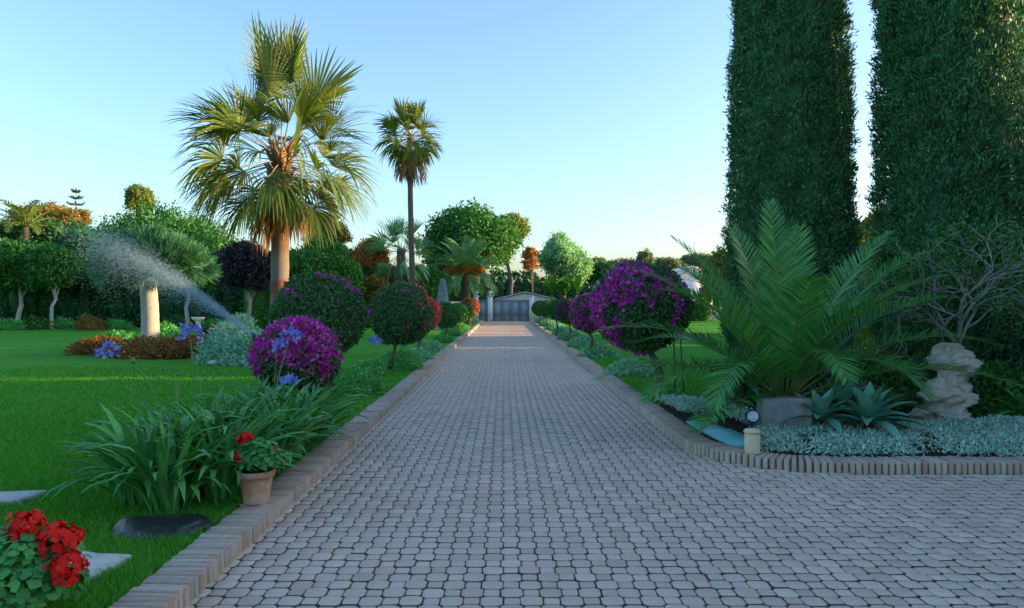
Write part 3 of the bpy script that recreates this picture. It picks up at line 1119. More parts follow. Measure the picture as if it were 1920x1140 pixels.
feather_palm('feathery palm showing above the trees at the edge of the lawn', (gx(48, 62), 62, G), 7.9, specs, 3.4, 22, .25, leaf='fan', pairs=26, ll=.8, lw=.09, thick=.06)

# ---- spiky crowned tree in the island bed
tb = at(281, 0, 22.6)[0]
root = thing('dragon_tree', 'spiky dome-crowned tree with pale thick trunk in the round flower bed', 'tree', (tb, 22.6, G))
n = 16
t = np.linspace(0, 1, n)
pth = np.stack([tb + .06 * np.sin(t * 3) - .10 * t, np.full(n, 22.6), G - .05 + t * 2.5], 1)
MB().add(*tube(pth, .265 * (1 + .16 * (t < .12) - .10 * t) * (1 + .025 * (np.arange(n) % 2)), 18)).build('trunk', M['bark_pale'], root, smooth=True)
rg = np.random.default_rng(4)
lobes = [[tb + dx, 22.6 + dy, dz + .25, r, r, r * .72] for dx, dy, dz, r in
         ((0, 0, 2.62, .85), (-.80, .1, 2.42, .6), (.80, -.1, 2.58, .65), (.2, .7, 2.6, .65), (-.3, -.6, 2.5, .7), (.5, -.6, 2.5, .62), (1.15, .2, 2.42, .42), (-.5, .6, 2.5, .6), (.15, -.2, 2.85, .62))]
P, N, _ = crown_points(rg, lobes, 15000, 260, .05, .15, low=-.6, keep=.8)
mb = MB().add(*leaf_quads(P, N, rg, .50, .030, axis=N * 1.3 + [0, 0, .12], spread=.9))
cv, cf = core(lobes, .72, ICO2, 3)
mb.add(cv, cf)
mb.build('crown', M['dragon'], root)
bb = MB()
for l in lobes[1:]:
    bb.add(*tube(limb_path(pth[-1] - [0, 0, .05], l[:3], rg, 5, 0), [.14, .13, .12, .11, .1], 7))
bb.build('branches', M['bark_pale'], root, smooth=True)

# ---- trees round the lawn, left to centre
T = tree_px
T('broad_tree', 'broad deep green tree rising behind the spiky tree on the lawn', 300, 480, 50, 128, 84, 'tree_green', nleaf=17000, lobes=15, ls=.26, trunk_r=.35, seed=101, sig=.42, clumps=620)
T('slender_tree', 'leafy tree with two pale trunks at the edge of the far lawn', 38, 505, 42, 62, 62, 'tree_green', nleaf=8000, lobes=9, ls=.24, trunk_r=.13, bark='bark_pale', seed=102)
T('slender_tree', 'leafy tree on a single thin pale stem between lawn and dark hedge', 98, 508, 41, 50, 52, 'tree_green', nleaf=6500, lobes=8, ls=.22, trunk_r=.10, bark='bark_pale', seed=103)
T('slender_tree', 'loose tree half veiled by the sprinkler mist', 165, 505, 44, 62, 70, 'tree_dark', nleaf=8000, lobes=9, ls=.24, trunk_r=.15, seed=104)
T('slender_tree', 'pale stemmed small tree behind the white pedestal', 352, 510, 40, 48, 42, 'tree_bright', nleaf=5500, lobes=8, ls=.2, trunk_r=.11, bark='bark_pale', seed=105)
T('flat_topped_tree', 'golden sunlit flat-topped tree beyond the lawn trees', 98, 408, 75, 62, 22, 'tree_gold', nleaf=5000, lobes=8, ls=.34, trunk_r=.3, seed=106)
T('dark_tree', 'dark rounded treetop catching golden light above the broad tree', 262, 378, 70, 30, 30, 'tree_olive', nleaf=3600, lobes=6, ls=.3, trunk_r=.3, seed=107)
T('dark_tree', 'blackish distant tree under the flat golden treetop', 80, 445, 66, 95, 30, 'tree_dark', nleaf=5000, lobes=9, ls=.34, trunk_r=.3, seed=108)
T('purple_tree', 'dark purple-leaved small tree on a grey trunk beside the big palm', 466, 512, 30, 58, 62, 'tree_purple', nleaf=7000, lobes=11, ls=.15, trunk_r=.09, bark='bark_grey', seed=109, core_f=.66)
T('leafy_tree', 'mid green tree filling the gap beside the fan palm trunk', 605, 512, 38, 66, 58, 'tree_bright', nleaf=9000, lobes=10, ls=.22, trunk_r=.2, seed=110)
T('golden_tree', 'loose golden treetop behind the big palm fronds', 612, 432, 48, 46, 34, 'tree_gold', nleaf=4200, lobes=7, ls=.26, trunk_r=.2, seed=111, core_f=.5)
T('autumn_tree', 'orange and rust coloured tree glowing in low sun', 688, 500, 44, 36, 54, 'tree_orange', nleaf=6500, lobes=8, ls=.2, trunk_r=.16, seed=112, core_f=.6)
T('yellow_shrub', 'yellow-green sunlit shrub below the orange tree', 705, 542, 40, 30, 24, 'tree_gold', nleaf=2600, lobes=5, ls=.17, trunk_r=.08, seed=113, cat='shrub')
T('broad_tree', 'large rounded dark green tree behind the date palm', 892, 462, 66, 88, 78, 'tree_green', nleaf=14000, lobes=14, ls=.36, trunk_r=.45, seed=114, clumps=620, sig=.36)
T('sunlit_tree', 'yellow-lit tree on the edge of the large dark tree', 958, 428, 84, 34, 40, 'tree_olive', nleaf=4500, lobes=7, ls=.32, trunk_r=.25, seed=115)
T('bushy_tree', 'dark bush under the slender palm beside the water jet', 805, 545, 46, 34, 34, 'tree_dark', nleaf=4500, lobes=7, ls=.22, trunk_r=.12, seed=116)
T('pale_tree', 'pale grey-green tree behind the banana plants', 1056, 490, 72, 46, 44, 'tree_pale', nleaf=7000, lobes=9, ls=.34, trunk_r=.3, seed=117)
T('rusty_tree', 'rusty brown sparse tree between the large and the pale tree', 996, 492, 84, 18, 32, 'tree_orange', nleaf=1500, lobes=5, ls=.3, trunk_r=.15, seed=118, core_f=0)
T('dark_tree', 'rounded dark tree right behind the pale tree and low roofs', 1122, 512, 78, 34, 24, 'tree_dark', nleaf=4000, lobes=7, ls=.34, trunk_r=.2, seed=119)
T('conifer_tree', 'distant pointed conifer standing up on the horizon', 1212, 492, 110, 17, 34, 'tree_far', nleaf=2200, lobes=6, ls=.42, trunk_r=.3, seed=120)
for k, (px, py, hw, hh, lab) in enumerate(((1165, 500, 36, 14, 'low far tree on the horizon left of the pointed conifer'),
                                          (1250, 500, 34, 14, 'low far tree on the horizon above the white roof'),
                                          (1310, 492, 36, 16, 'spreading far tree on the horizon beside the palm tips'),
                                          (1110, 498, 26, 13, 'low far tree peeping over the dark rounded tree'))):
    T('far_tree', lab, px, py, 118 + 4 * k, hw, hh, 'tree_far', nleaf=2600, lobes=7, ls=.46, trunk_r=.3, seed=130 + k, group='far trees on the horizon')
# grove and hedges added to keep the low sun off, most of them hidden
for k, (x, y, rx, rz, cz, lab) in enumerate(((31.5, 64, 5.0, 3.6, 4.6, 'sunlit tree seen low in the gap between the two cypresses'),
                                            (19.8, 49.0, 2.4, 6.5, 7.8, 'hidden tall tree added for shade farthest behind the first cypress'),
                                            (14.5, 37.8, 1.9, 6.0, 7.4, 'hidden tall tree added for shade closest behind the first cypress'), (17.2, 43.0, 2.1, 6.3, 7.6, 'hidden tall tree added for shade in the middle behind the first cypress'),
                                            (36, 58, 4.4, 6.5, 8.2, 'hidden tall tree added for shade behind the second cypress'),
                                            (17.2, 54.0, 2.4, 2.4, 3.4, 'rounded tree added for shade behind the palm tips near the white gabled house'))):
    tree('tall_tree', lab, (x, y, cz), (rx, 3.2, rz), 'tree_olive', nleaf=7000, lobes=11, ls=.34, trunk_r=.4, seed=140 + k)


def hedge(name, label, c0, c1, w_, h_, leaf, n, ls, seed, cat='hedge', top=.18):
    rg = np.random.default_rng(seed)
    c0, c1 = np.array(c0, float), np.array(c1, float)
    L = np.linalg.norm(c1 - c0)
    u = (c1 - c0) / L
    v = np.array([-u[1], u[0]])
    mid = (c0 + c1) / 2
    root = thing(name, label, cat, (mid[0], mid[1], G))
    s = rg.uniform(-.02, 1.02, n) * L
    a = rg.uniform(-.35, pi + .35, n)
    q = np.c_[s, np.zeros(n), np.zeros(n)]
    hh = h_ * (1 + top * noise3(q, 1.4, seed) + top * .5 * noise3(q, 4, seed + 1))
    cs, sn = np.cos(a), np.sin(a)
    lat = np.sign(cs) * np.abs(cs) ** .5 * w_ / 2
    z = np.clip(np.sign(sn) * np.abs(sn) ** .5, 0, 1) * hh
    lowm = np.abs(sn) < .7
    z = np.where(lowm, rg.uniform(0, 1, n) * hh * .9, z)
    lat = np.where(lowm, np.sign(cs) * w_ / 2, lat)
    bulge = 1 + .22 * noise3(np.c_[s, z, lat * 0], 1.6, seed + 2) - .1 * rg.uniform(0, 1, n)
    lat = lat * bulge
    P = np.c_[c0[0] + u[0] * s + v[0] * lat, c0[1] + u[1] * s + v[1] * lat, G + z]
    N = unit(np.c_[v[0] * lat, v[1] * lat, (z - hh * .5)])
    mb = MB().add(*leaf_quads(P, N, rg, ls * 1.25, ls * .75, out=.6))
    k = max(6, int(L / 1.0))
    for i in range(k):
        f = (i + .5) / k
        hz = h_ * (1 + top * noise3(np.array([[f * L, 0, 0]]), 1.4, seed)[0])
        cx, cy = c0 + u * f * L
        vv, ff = core([[cx, cy, G + hz * .46, L / k * .75, w_ * .46, hz * .47]], 1, ICO2, seed + i, .1)
        # keep the core along the hedge line
        d = vv[:, :2] - [cx, cy]
        vv[:, :2] = np.array([cx, cy]) + np.outer(d[:, 0], u) + np.outer(d[:, 1], v)
        mb.add(vv, ff)
    mb.build('foliage', M[leaf], root)
    return root


hedge('garden_hedge', 'unseen clipped hedge added past the frame edge to shade the garden', (11.6, -16), (11.6, 15.6), 2.6, 4.8, 'tree_dark', 16000, .22, 51, top=.10)  # out of view; added to block the sun from drive and lawn
hedge('low_hedge', 'unseen low hedge piece added to let a sun streak reach the lawn', (11.7, 15.4), (11.8, 16.8), 1.6, 2.3, 'tree_dark', 1500, .2, 60, top=.05)  # out of view; shades the drive, lets a streak pass to the lawn
hedge('shade_hedge', 'dark shade hedge added behind the second cypress', (11.8, 16.6), (11.9, 20.0), 2.6, 4.9, 'tree_dark', 8000, .2, 59, top=.06)  # added as a sun blocker, height set for the shade it casts
hedge('garden_hedge', 'lower hedge seen in the gap between the two cypresses', (12.0, 20.3), (12.0, 26.6), 2.2, 4.3, 'tree_olive', 7000, .17, 57, top=.10)
hedge('shade_hedge', 'tall dark shade hedge added behind the feathery palm and first cypress', (11.0, 27.4), (12.4, 35.5), 1.8, 8.0, 'tree_dark', 14000, .2, 56, top=.06)  # hidden blocker, made tall to shade the far lawn and trees
hedge('dark_hedge', 'long dark hedge along the far edge of the lawn', (-36, 45), (-9, 45), 2.6, 4.4, 'tree_dark', 19000, .2, 52)
hedge('boundary_hedge', 'dark green hedge behind the purple tree and palm trunk', (-14, 40), (-4.2, 46), 2.2, 3.5, 'tree_green', 13000, .17, 53)
hedge('low_hedge', 'low clipped bright hedge in front of the white house', (5.5, 56), (16, 57), 1.0, 1.5, 'tree_bright', 5000, .14, 54)
hedge('wall_hedge', 'dark hedge behind the garden wall below the date palm', (gx(740, 63), 63), (gx(918, 63), 63), 1.8, 2.9, 'tree_dark', 7000, .2, 58)
hedge('street_hedge', 'distant hedge across the road behind the gate wall', (-30, 85), (32, 88), 3.0, 4.6, 'tree_dark', 12000, .4, 55)
for k, px in enumerate((12, 62, 120, 170, 215, 330, 405, 440)):
    d = 40 + (k % 3) * .8
    mound('border_shrub', ['low shrub under the two pale trunks', 'low shrub beside the double pale trunks', 'low shrub beside the single thin pale stem', 'low shrub with yellow-green leaves by the dark hedge',
           'low shrub at lawn edge seen just before the thick pale trunk', 'low shrub beside the small tree behind the pedestal', 'low shrub just behind the white pedestal', 'low shrub under the purple tree'][k],
          (gx(px, d), d), (.9, .6), .55 + .2 * (k % 2), ['clump_green', 'tree_green', 'clump_green', 'tree_gold'][k % 4] if k != 3 else 'tree_gold', 900, .12, 160 + k, 'shrub', 'shrubs along the far lawn edge')

# Norfolk pine: tiers of level branches
nb = np.array([gx(143, 92), 92.0, G])
root = thing('norfolk_pine', 'thin distant pine with level tiers of branches against the sky', 'tree', nb)
ztop = at(0, 357, 92)[2]
MB().add(*tube([nb, (nb[0], nb[1], ztop)], [.25, .03], 7)).build('trunk', M['bark'], root)
rg = np.random.default_rng(8)
mb = MB()
for k in range(11):
    z = ztop - .25 - k * .82
    L = .35 + k * .27
    for a in np.arange(6) / 6 * 2 * pi + k * .5:
        e = np.array([cos(a), sin(a), 0])
        m_ = 40
        f = rg.uniform(.1, 1, m_)
        P = np.array([nb[0], nb[1], z]) + e * (f * L)[:, None] + np.c_[np.zeros((m_, 2)), f ** 2 * .25] + rg.normal(size=(m_, 3)) * .06
        mb.add(*leaf_quads(P, np.tile([0, 0, 1.], (m_, 1)), rg, .38, .14, axis=np.tile(e, (m_, 1)) + [0, 0, .3]))
mb.build('crown', M['tree_far'], root)

# banana plants by the gate
for k, (px, d, lab) in enumerate(((1035, 66, 'leaning banana plant beside the gate wall'), (1058, 67, 'upright banana plant in front of the pale tree'), (1080, 66, 'banana plant at the end of the clipped row'))):
    b = np.array([gx(px, d), d, -.03])
    rg = np.random.default_rng(170 + k)
    root = thing('banana_plant', lab, 'plant', b, 'banana plants by the gate')
    MB().add(*tube([b, b + [0, 0, 2.3]], [.18, .12], 8)).build('trunk', M['stalk'], root)
    for i in range(9):
        a = i * 2.4
        e = np.array([cos(a), sin(a), 0])
        s = np.linspace(0, 1, 7)
        p = b + [0, 0, 2.1] + e * (s * 1.6)[:, None] + np.c_[np.zeros((7, 2)), (2.8 + .5 * (i % 3)) * s - 1.9 * s ** 2]
        wv = np.array([-e[1], e[0], 0]) * .3
        ww = np.sin(np.clip(s, .03, .97) * pi) ** .6
        V = np.concatenate([p + wv * ww[:, None], p - wv * ww[:, None]])
        MB().add(V, np.array([[q, q + 1, q + 8, q + 7] for q in range(6)])).build('leaf', M['tree_bright'], root)

# ================================================================== BUILDINGS AND GATE
GD = 59.5


def gate(name, label, x0, x1, z1, n):
    root = thing(name, label, 'gate', ((x0 + x1) / 2, GD, 0))
    w_ = (x1 - x0)
    for z, h in ((.10, .10), (.42, .08), (z1 - .06, .11)):
        v, f = box(((x0 + x1) / 2, GD - .03, z), (w_ - .012, .09, h))
        MB().add(v, f).build('rail', M['gate_rail'], root)
    for k in range(n + 1):
        x = x0 + .035 + (w_ - .07) * k / n
        MB().add(*box((x, GD - .035, z1 / 2 + .03), (.06, .10, z1 - .04))).build('stile', M['gate_rail'], root)
    for k in range(n):
        xa, xb = x0 + .035 + (w_ - .07) * k / n, x0 + .035 + (w_ - .07) * (k + 1) / n
        MB().add(*box(((xa + xb) / 2, GD, .46 + (z1 - .58) / 2), (xb - xa - .07, .03, z1 - .58))).build('panel', M['gate'], root)
        MB().add(*box(((xa + xb) / 2, GD, .265), (xb - xa - .07, .03, .21))).build('panel', M['gate'], root)


gate('driveway_gate', 'wide grey-blue metal driveway gate closing the far end', gx(924, GD), gx(992, GD), 1.78, 4)
gate('pedestrian_gate', 'narrow grey-blue side gate between two white pillars', gx(897.5, GD), gx(914, GD), 1.78, 1)
for px, wpx, lab in ((893.5, 7, 'white gate pillar beside the last topiary ball'), (919, 9, 'white gate pillar with lamp between narrow and wide gate'), (996.5, 8, 'white gate pillar at the clipped hedge end of the wide gate')):
    x = gx(px, GD)
    ww = wpx / F_PX * GD
    root = thing('gate_pillar', lab, 'pillar', (x, GD, 0), 'white gate pillars')
    MB().add(*[box((x, GD, 1.0), (ww, ww, 2.1))[0], box((0, 0, 0), (1, 1, 1))[1]]).build('shaft', M['white'], root)
    MB().add(*box((x, GD, 2.085), (ww + .1, ww + .1, .08))).build('cap', M['white'], root)
    if px < 990:
        MB().add(*lathe([(.05, 2.12), (.05, 2.2), (.13, 2.26), (.15, 2.38), (.11, 2.48), (.03, 2.53)], (x, GD, 0), 12)).build('lamp', M['cream'], root, smooth=True)


def garden_wall(label, x0, x1, h, y=GD):
    root = thing('garden_wall', label, 'wall', ((x0 + x1) / 2, y, 0), 'white garden walls')
    MB().add(*box(((x0 + x1) / 2, y + .02, h / 2 - .05), (x1 - x0, .2, h + .1))).build('wall', M['white'], root)
    MB().add(*box(((x0 + x1) / 2, y + .02, h + .035), (x1 - x0 + .02, .3, .07))).build('coping', M['white'], root)


garden_wall('low white garden wall between side gate and palms', gx(893.5, GD) - 26, gx(893.5, GD) - .17, 1.55)
garden_wall('low white garden wall behind the clipped topiary row', gx(996.5, GD) + .19, gx(996.5, GD) + 24, 1.35)


def house(name, label, x0, x1, y0, y1, h, ridge, axis='x', wins=(), door=None, base=-.05):
    root = thing(name, label, 'house', ((x0 + x1) / 2, (y0 + y1) / 2, base))
    MB().add(*box(((x0 + x1) / 2, (y0 + y1) / 2, (h + base) / 2), (x1 - x0, y1 - y0, h - base))).build('wall', M['white'], root)
    e = .12
    if axis == 'x':
        ym = (y0 + y1) / 2
        P = [(x0 - e, y0 - e, h), (x1 + e, y0 - e, h), (x1 + e, ym, ridge), (x0 - e, ym, ridge), (x0 - e, y1 + e, h), (x1 + e, y1 + e, h)]
        Fq = [[0, 1, 2, 3], [3, 2, 5, 4]]
        gab = [[(x, y0, h), (x, y1, h), (x, ym, ridge - .05)] for x in (x0 + .01, x1 - .01)]
    else:
        xm = (x0 + x1) / 2
        P = [(x0 - e, y0 - e, h), (x0 - e, y1 + e, h), (xm, y1 + e, ridge), (xm, y0 - e, ridge), (x1 + e, y1 + e, h), (x1 + e, y0 - e, h)]
        Fq = [[0, 3, 2, 1], [3, 5, 4, 2]]
        gab = [[(x0, y, h), (x1, y, h), (xm, y, ridge - .05)] for y in (y0 + .01, y1 - .01)]
    P = np.array(P, float)
    V = np.concatenate([P + [0, 0, .02], P + [0, 0, .16]])
    Fq = np.array(Fq)
    edge = [[0, 1], [1, 2], [2, 5], [5, 4], [4, 3], [3, 0]] if axis == 'x' else [[0, 3], [3, 5], [5, 4], [4, 2], [2, 1], [1, 0]]
    side = np.array([[a, b, b + 6, a + 6] for a, b in edge])
    MB().add(V, [np.concatenate([Fq + 6, Fq[:, ::-1], side])]).build('roof', M['roof'], root)
    gm = MB()
    for tri in gab:
        gm.add(tri, np.array([[0, 1, 2]]))
    gm.build('gable', M['white'], root)
    for (wx, wz, ww, wh) in wins:
        wnd = MB().add(*box((wx, y0 - .02, wz), (ww + .12, .08, wh + .12))).build('window', M['white'], root)
        MB().add(*box((wx, y0 - .045, wz), (ww, .06, wh))).build('pane', M['pane'], wnd)
    return root


house('white_house', 'pale house with low gabled roof showing above the wide gate', gx(930, 78), gx(1040, 78), 78, 86, 1.8, 2.55, 'y', [(gx(968, 78), 1.2, .7, .7), (gx(990, 78), 1.2, .7, .7)])
hx0, hx1 = gx(1262, 80), gx(1338, 80)
house('white_house', 'white gabled house beyond the magenta bougainvillea ball', hx0, hx1, 80, 90, 4.0, 5.4, 'y', [((hx0 + hx1) / 2 - .9, 2.6, 1.0, 1.0), ((hx0 + hx1) / 2 + 1.1, 2.6, 1.0, 1.0)])
house('white_house', 'low white house half hidden between dark tree and bougainvillea ball', gx(1128, 74), gx(1190, 74), 74, 81, 2.7, 3.9, 'x', [(gx(1160, 74), 1.6, .9, .9)])

# ================================================================== TOPIARY ALONG THE DRIVE
SUNV = (.85, .1, .35)
BS = ball_standard
c = at(559, 673, 9.0)
BS('dense magenta bougainvillea ball rising from the agapanthus leaves', (c[0] + .12, 9.05, G), c, .50, 'boug_leaf', 'bract', 2200, (-.35, -.25, .5), .42, seed=201, ls=.055, nleaf=7500,
   bloom2=('bract', (.9, -.2, -.1), .10, 350))
c = at(597, 592, 12.0)
BS('largest dark bougainvillea ball with a few purple flowers near the palm trunk', (c[0] + .2, 12.0, G), c, .73, 'boug_leaf', 'bract', 330, (.55, -.3, .8), .055, seed=202, ls=.055, nleaf=11000, trunk_r=.045)
c = at(752, 589, 16.5)
BS('dark green ball on a crooked stem with pink flowers along its sunny edge', (gx(727, 16.5), 16.5, G), c, .70, 'boug_leaf', 'bract_pink', 420, (.75, .25, .75), .13, seed=203, ls=.06, nleaf=9000, bloom2=('bract_purple', (-.2, -.2, .9), .12, 130))
c = at(791, 588, 22.4)
BS('flowering pink ball half hidden behind the dark ball on the crooked stem', (gx(783, 22.4), 22.4, G), c, .56, 'boug_leaf', 'bract_pink', 1500, (1, -.15, .3), .45, seed=204, ls=.06, nleaf=5000)
for k, (px, py, d, r, leaf, bl, lab) in enumerate((
        (836, 590, 28.5, .50, 'clip_leaf', None, 'plain dark green ball just past the pink flowering ball'),
        (861, 586, 35.5, .44, 'clip_leaf', None, 'smaller dark green ball second before the gate pillar'),
        (880, 578, 43.0, .58, 'clip_leaf', 'bract_pink', 'last ball before the side gate, tinged orange and pink'))):
    c = at(px, py, d)
    BS(lab, (c[0] + .05, d, G), c, r, leaf, bl, 500, (.8, -.1, .6), .35, seed=205 + k, ls=.07, nleaf=3500, name='clipped_ball_tree', sq=1.0, group='clipped balls on the palm side of the drive')
c = at(1206, 574, 12.3)
BS('big magenta bougainvillea ball on a leaning trunk beside the palm fronds', (gx(1252, 12.3), 12.3, G), c, .78, 'boug_leaf', 'bract', 1900, (-.75, -.25, .3), .24, seed=210, ls=.055, nleaf=11000, trunk_r=.055, stakes=2, sq=.9,
   bloom2=('bract', (.3, -.3, .8), .10, 420))
for k, (px, py, d, r, leaf, bl, nbl, cov, lab) in enumerate((
        (1106, 588, 20.5, .52, 'boug_leaf', 'bract', 1000, .45, 'medium magenta ball next after the big magenta ball'),
        (1068, 584, 26.5, .46, 'boug_leaf', 'bract_purple', 500, .40, 'dull purple ball between magenta ball and plain green balls'),
        (1044, 581, 33.0, .44, 'clip_leaf', None, 0, 0, 'plain green ball beside the dull purple ball'),
        (1026, 579, 40.0, .46, 'clip_leaf', None, 0, 0, 'plain green ball second from the wide gate'),
        (1012, 578, 47.5, .50, 'clip_leaf', None, 0, 0, 'plain green ball closest to the wide gate'))):
    c = at(px, py, d)
    BS(lab, (c[0] + .02, d, G), c, r, leaf, bl, nbl, (-.7, -.3, .4), cov, seed=215 + k, ls=.065, nleaf=4200, name='clipped_ball_tree', sq=.95, group='balls on the white house side of the drive')

# ================================================================== LOW PLANTS ALONG THE KERBS
for k, (px, d, r, h, leaf, bl, lab) in enumerate((
        (672, 12.4, .50, .34, 'clump_green', 'white_bloom', 'dark green leafy clump on the kerb just behind the agapanthus'),
        (693, 15.6, .42, .26, 'clump_green', 'white_bloom', 'sparse white-flecked clump in front of the crooked stem'),
        (757, 16.8, .50, .42, 'clump_green', None, 'bright green clump at the foot of the crooked stem'),
        (790, 19.6, .50, .30, 'clump', None, 'pale green clump on the kerb under the pink ball'),
        (822, 23.5, .50, .30, 'clump', None, 'pale clump on the kerb just past the pink ball'),
        (838, 27.8, .45, .30, 'clump_green', None, 'leafy clump beneath the first plain ball'),
        (858, 33.0, .50, .32, 'clump_green', None, 'leafy clump beneath the smaller plain ball'),
        (877, 40.5, .60, .34, 'clump_green', None, 'leafy clump close to the side gate'))):
    mound('kerb_plant', lab, (min(gx(px, d), -1.98 - .8 * r), d), r, h, leaf, 1500, .055, 230 + k, 'plant', 'low plants on the palm side kerb', bl, 40, bs=.035)
for k, (px, d, r, h, leaf, bl, lab) in enumerate((
        (1236, 11.4, .30, .16, 'clump_green', 'white_bloom', 'white-flowered low clump around the leaning trunk base'),
        (1180, 15.6, .58, .30, 'clump', 'white_bloom', 'wide white-edged clump in front of the leaning trunk'),
        (1122, 20.6, .50, .36, 'clump', 'white_bloom', 'rounded pale clump under the big magenta ball'),
        (1091, 25.0, .50, .36, 'clump', None, 'pale clump beneath the medium magenta ball'),
        (1068, 29.6, .50, .36, 'clump', None, 'pale clump beneath the dull purple ball'),
        (1050, 34.5, .55, .36, 'clump', None, 'pale clump fourth from the wide gate'),
        (1036, 39.8, .60, .38, 'clump', None, 'pale clump third from the wide gate'),
        (1024, 45.5, .60, .38, 'clump', None, 'pale clump second from the wide gate'),
        (1013, 52.5, .70, .40, 'clump', None, 'pale clump nearest the wide gate'))):
    mound('kerb_plant', lab, (max(gx(px, d), 2.26 + .8 * r), d), r, h, leaf, 1700, .06, 245 + k, 'plant', 'low plants on the house side kerb', bl, 60, bs=.04)

# ================================================================== ISLAND BED ON THE LAWN
bx = gx(281, 22.6)
for k, (px, d, r, h, leaf, bl, lab) in enumerate((
        (190, 22.0, .85, .48, 'orange_shrub', None, 'brownish shrub at the outer end of the round bed'),
        (225, 23.6, .8, .58, 'clump_green', None, 'leafy green shrub behind the outer end shrub'),
        (262, 20.9, .85, .5, 'orange_shrub', 'yellow_bloom', 'rust orange shrub in front of the thick pale trunk'),
        (318, 20.6, .95, .56, 'orange_shrub', None, 'wide rust orange shrub beside the thick pale trunk'),
        (352, 21.8, .9, .62, 'orange_shrub', None, 'orange-green shrub between trunk and grey bush'),
        (310, 24.4, .9, .75, 'clump_green', None, 'green shrub directly behind the thick pale trunk'),
        (398, 22.6, .65, .8, 'tree_purple', 'red_bloom', 'dark reddish shrub with pink flowers in the bed'))):
    mound('bed_shrub', lab, (gx(px, d), d), r, h, leaf, 2200, .085, 260 + k, 'shrub', 'shrubs in the round bed', bl, 60, bs=.09)
for k, (px, d, r, h, lab) in enumerate(((432, 18.6, .75, .95, 'grey-green feathery bush left of the sprinkler'), (470, 17.8, .7, .85, 'grey-green bush beside the magenta ball'), (440, 20.5, .8, 1.15, 'taller pale bush with white flowers behind the grey bush'))):
    mound('feathery_bush', lab, (gx(px, d), d), r, h, 'grey_shrub', 3400, .075, 270 + k, 'shrub', 'grey-green bushes at the end of the bed', 'white_bloom' if k != 1 else 'red_bloom', 70 if k != 1 else 14, bs=.07)
rg = np.random.default_rng(31)
for k, px in enumerate((400, 414, 428, 443)):
    d = 18.0 + .1 * k
    b = np.array([gx(px, d), d, G])
    v = ICO2[0] * [.14, .10, .07] * (1 + .18 * noise3(ICO2[0], 3, k))[:, None]
    o = MB().add(v + b + [0, 0, .05], [ICO2[1]]).build('edging_stone', M['slab'], smooth=True, org=b)
    tag(o, ['pale edging stone at the dark end of the bed rim', 'second pale edging stone before the grey bush', 'third pale edging stone before the grey bush', 'pale edging stone nearest the magenta ball'][k], 'stone', 'edging stones of the round bed')

# white pedestal bowl
b = np.array([gx(372, 39), 39, G])
root = thing('pedestal_bowl', 'white stone bowl on a pedestal at the far lawn edge', 'bird bath', b)
MB().add(*lathe([(.26, 0), (.26, .07), (.16, .10), (.13, .25), (.12, .45), (.17, .52)], b, 18)).build('pedestal', M['white'], root, smooth=True)
MB().add(*lathe([(.16, .525), (.30, .60), (.36, .70), (.35, .73), (.28, .66), (.05, .62)], b, 20)).build('bowl', M['white'], root, smooth=True)


# sprinkler and its fan of drops
def droplets(name, label, P, dirs, rg, l, wd):
    n = len(P)
    d = unit(dirs)
    s = unit(np.cross(d, rand_unit(rg, n)))
    t = np.cross(d, s)
    l = l * rg.uniform(.5, 1.5, n)
    V = np.stack([P - d * l[:, None] / 2, P + s * wd, P - s * wd * .5 + t * wd * .8, P - s * wd * .5 - t * wd * .8, P + d * l[:, None] / 2], 1).reshape(-1, 3)
    k = np.arange(n)[:, None] * 5
    Fs = np.concatenate([np.concatenate([k + a, k + b, k + c_], 1) for a, b, c_ in ((0, 2, 1), (0, 3, 2), (0, 1, 3), (4, 1, 2), (4, 2, 3), (4, 3, 1))])
    o = MB().add(V, Fs).build(name, M['water'])
    return tag(o, label, 'water spray', kind='stuff')


rg = np.random.default_rng(77)
b = np.array([gx(476, 17.0), 17.0, G])
root = thing('sprinkler', 'small black lawn sprinkler at the foot of the water fan', 'sprinkler', b)
MB().add(*lathe([(.06, 0), (.06, .03), (.025, .04), (.025, .72), (.04, .73), (.045, .80), (.02, .84)], b, 12)).build('riser', M['lampblue'], root, smooth=True)
MB().add(*tube([b + [0, 0, .78], b + [-.10, 0, .86]], [.02, .013], 8)).build('nozzle', M['lampblue'], root)
n = 20000
t = rg.uniform(0, 1, n) ** .7
src = b + [-.1, 0, .86]
far = at(178, 440, 18.5)
vx = (far - src)
L = np.linalg.norm(vx)
P = src + vx * t[:, None]
P[:, 2] += .35 * t * (1 - t) * 2
u = unit(vx)
dn = rg.exponential(.30, n) * t * 1.15
P[:, 2] -= np.minimum(dn, P[:, 2] - G - .05) * (rg.uniform(0, 1, n) < .80)
P += rg.normal(size=(n, 3)) * (.02 + .16 * t ** 1.5)[:, None] * [1.6, 3.0, 1]
P[:, 2] = np.maximum(P[:, 2], G + .02)
droplets('sprinkler_spray', 'fan of fine water drops drifting across the spiky tree', P, u + np.c_[np.zeros((n, 2)), -t * .5], rg, .08, .0019)
n = 5000
b = np.array([gx(830, 41), 41, G])
root = thing('water_nozzle', 'garden water jet nozzle behind the plain dark ball', 'sprinkler', b)
MB().add(*lathe([(.08, 0), (.08, .05), (.03, .08), (.03, .5), (.05, .55)], b, 10)).build('riser', M['lampblue'], root)
t = rg.uniform(0, 1, n)
a = rg.uniform(0, 2 * pi, n)
hgt = at(830, 524, 41)[2] - G
rad = .10 + .52 * (1 - t) ** .8 * rg.uniform(0, 1, n) ** .5
P = b + np.stack([np.cos(a) * rad, np.sin(a) * rad, t * hgt], 1)
droplets('water_jet', 'pale cone of water spray standing behind the plain dark ball', P, np.tile([0, 0, 1.], (n, 1)) + rg.normal(size=(n, 3)) * .2, rg, .14, .0046)

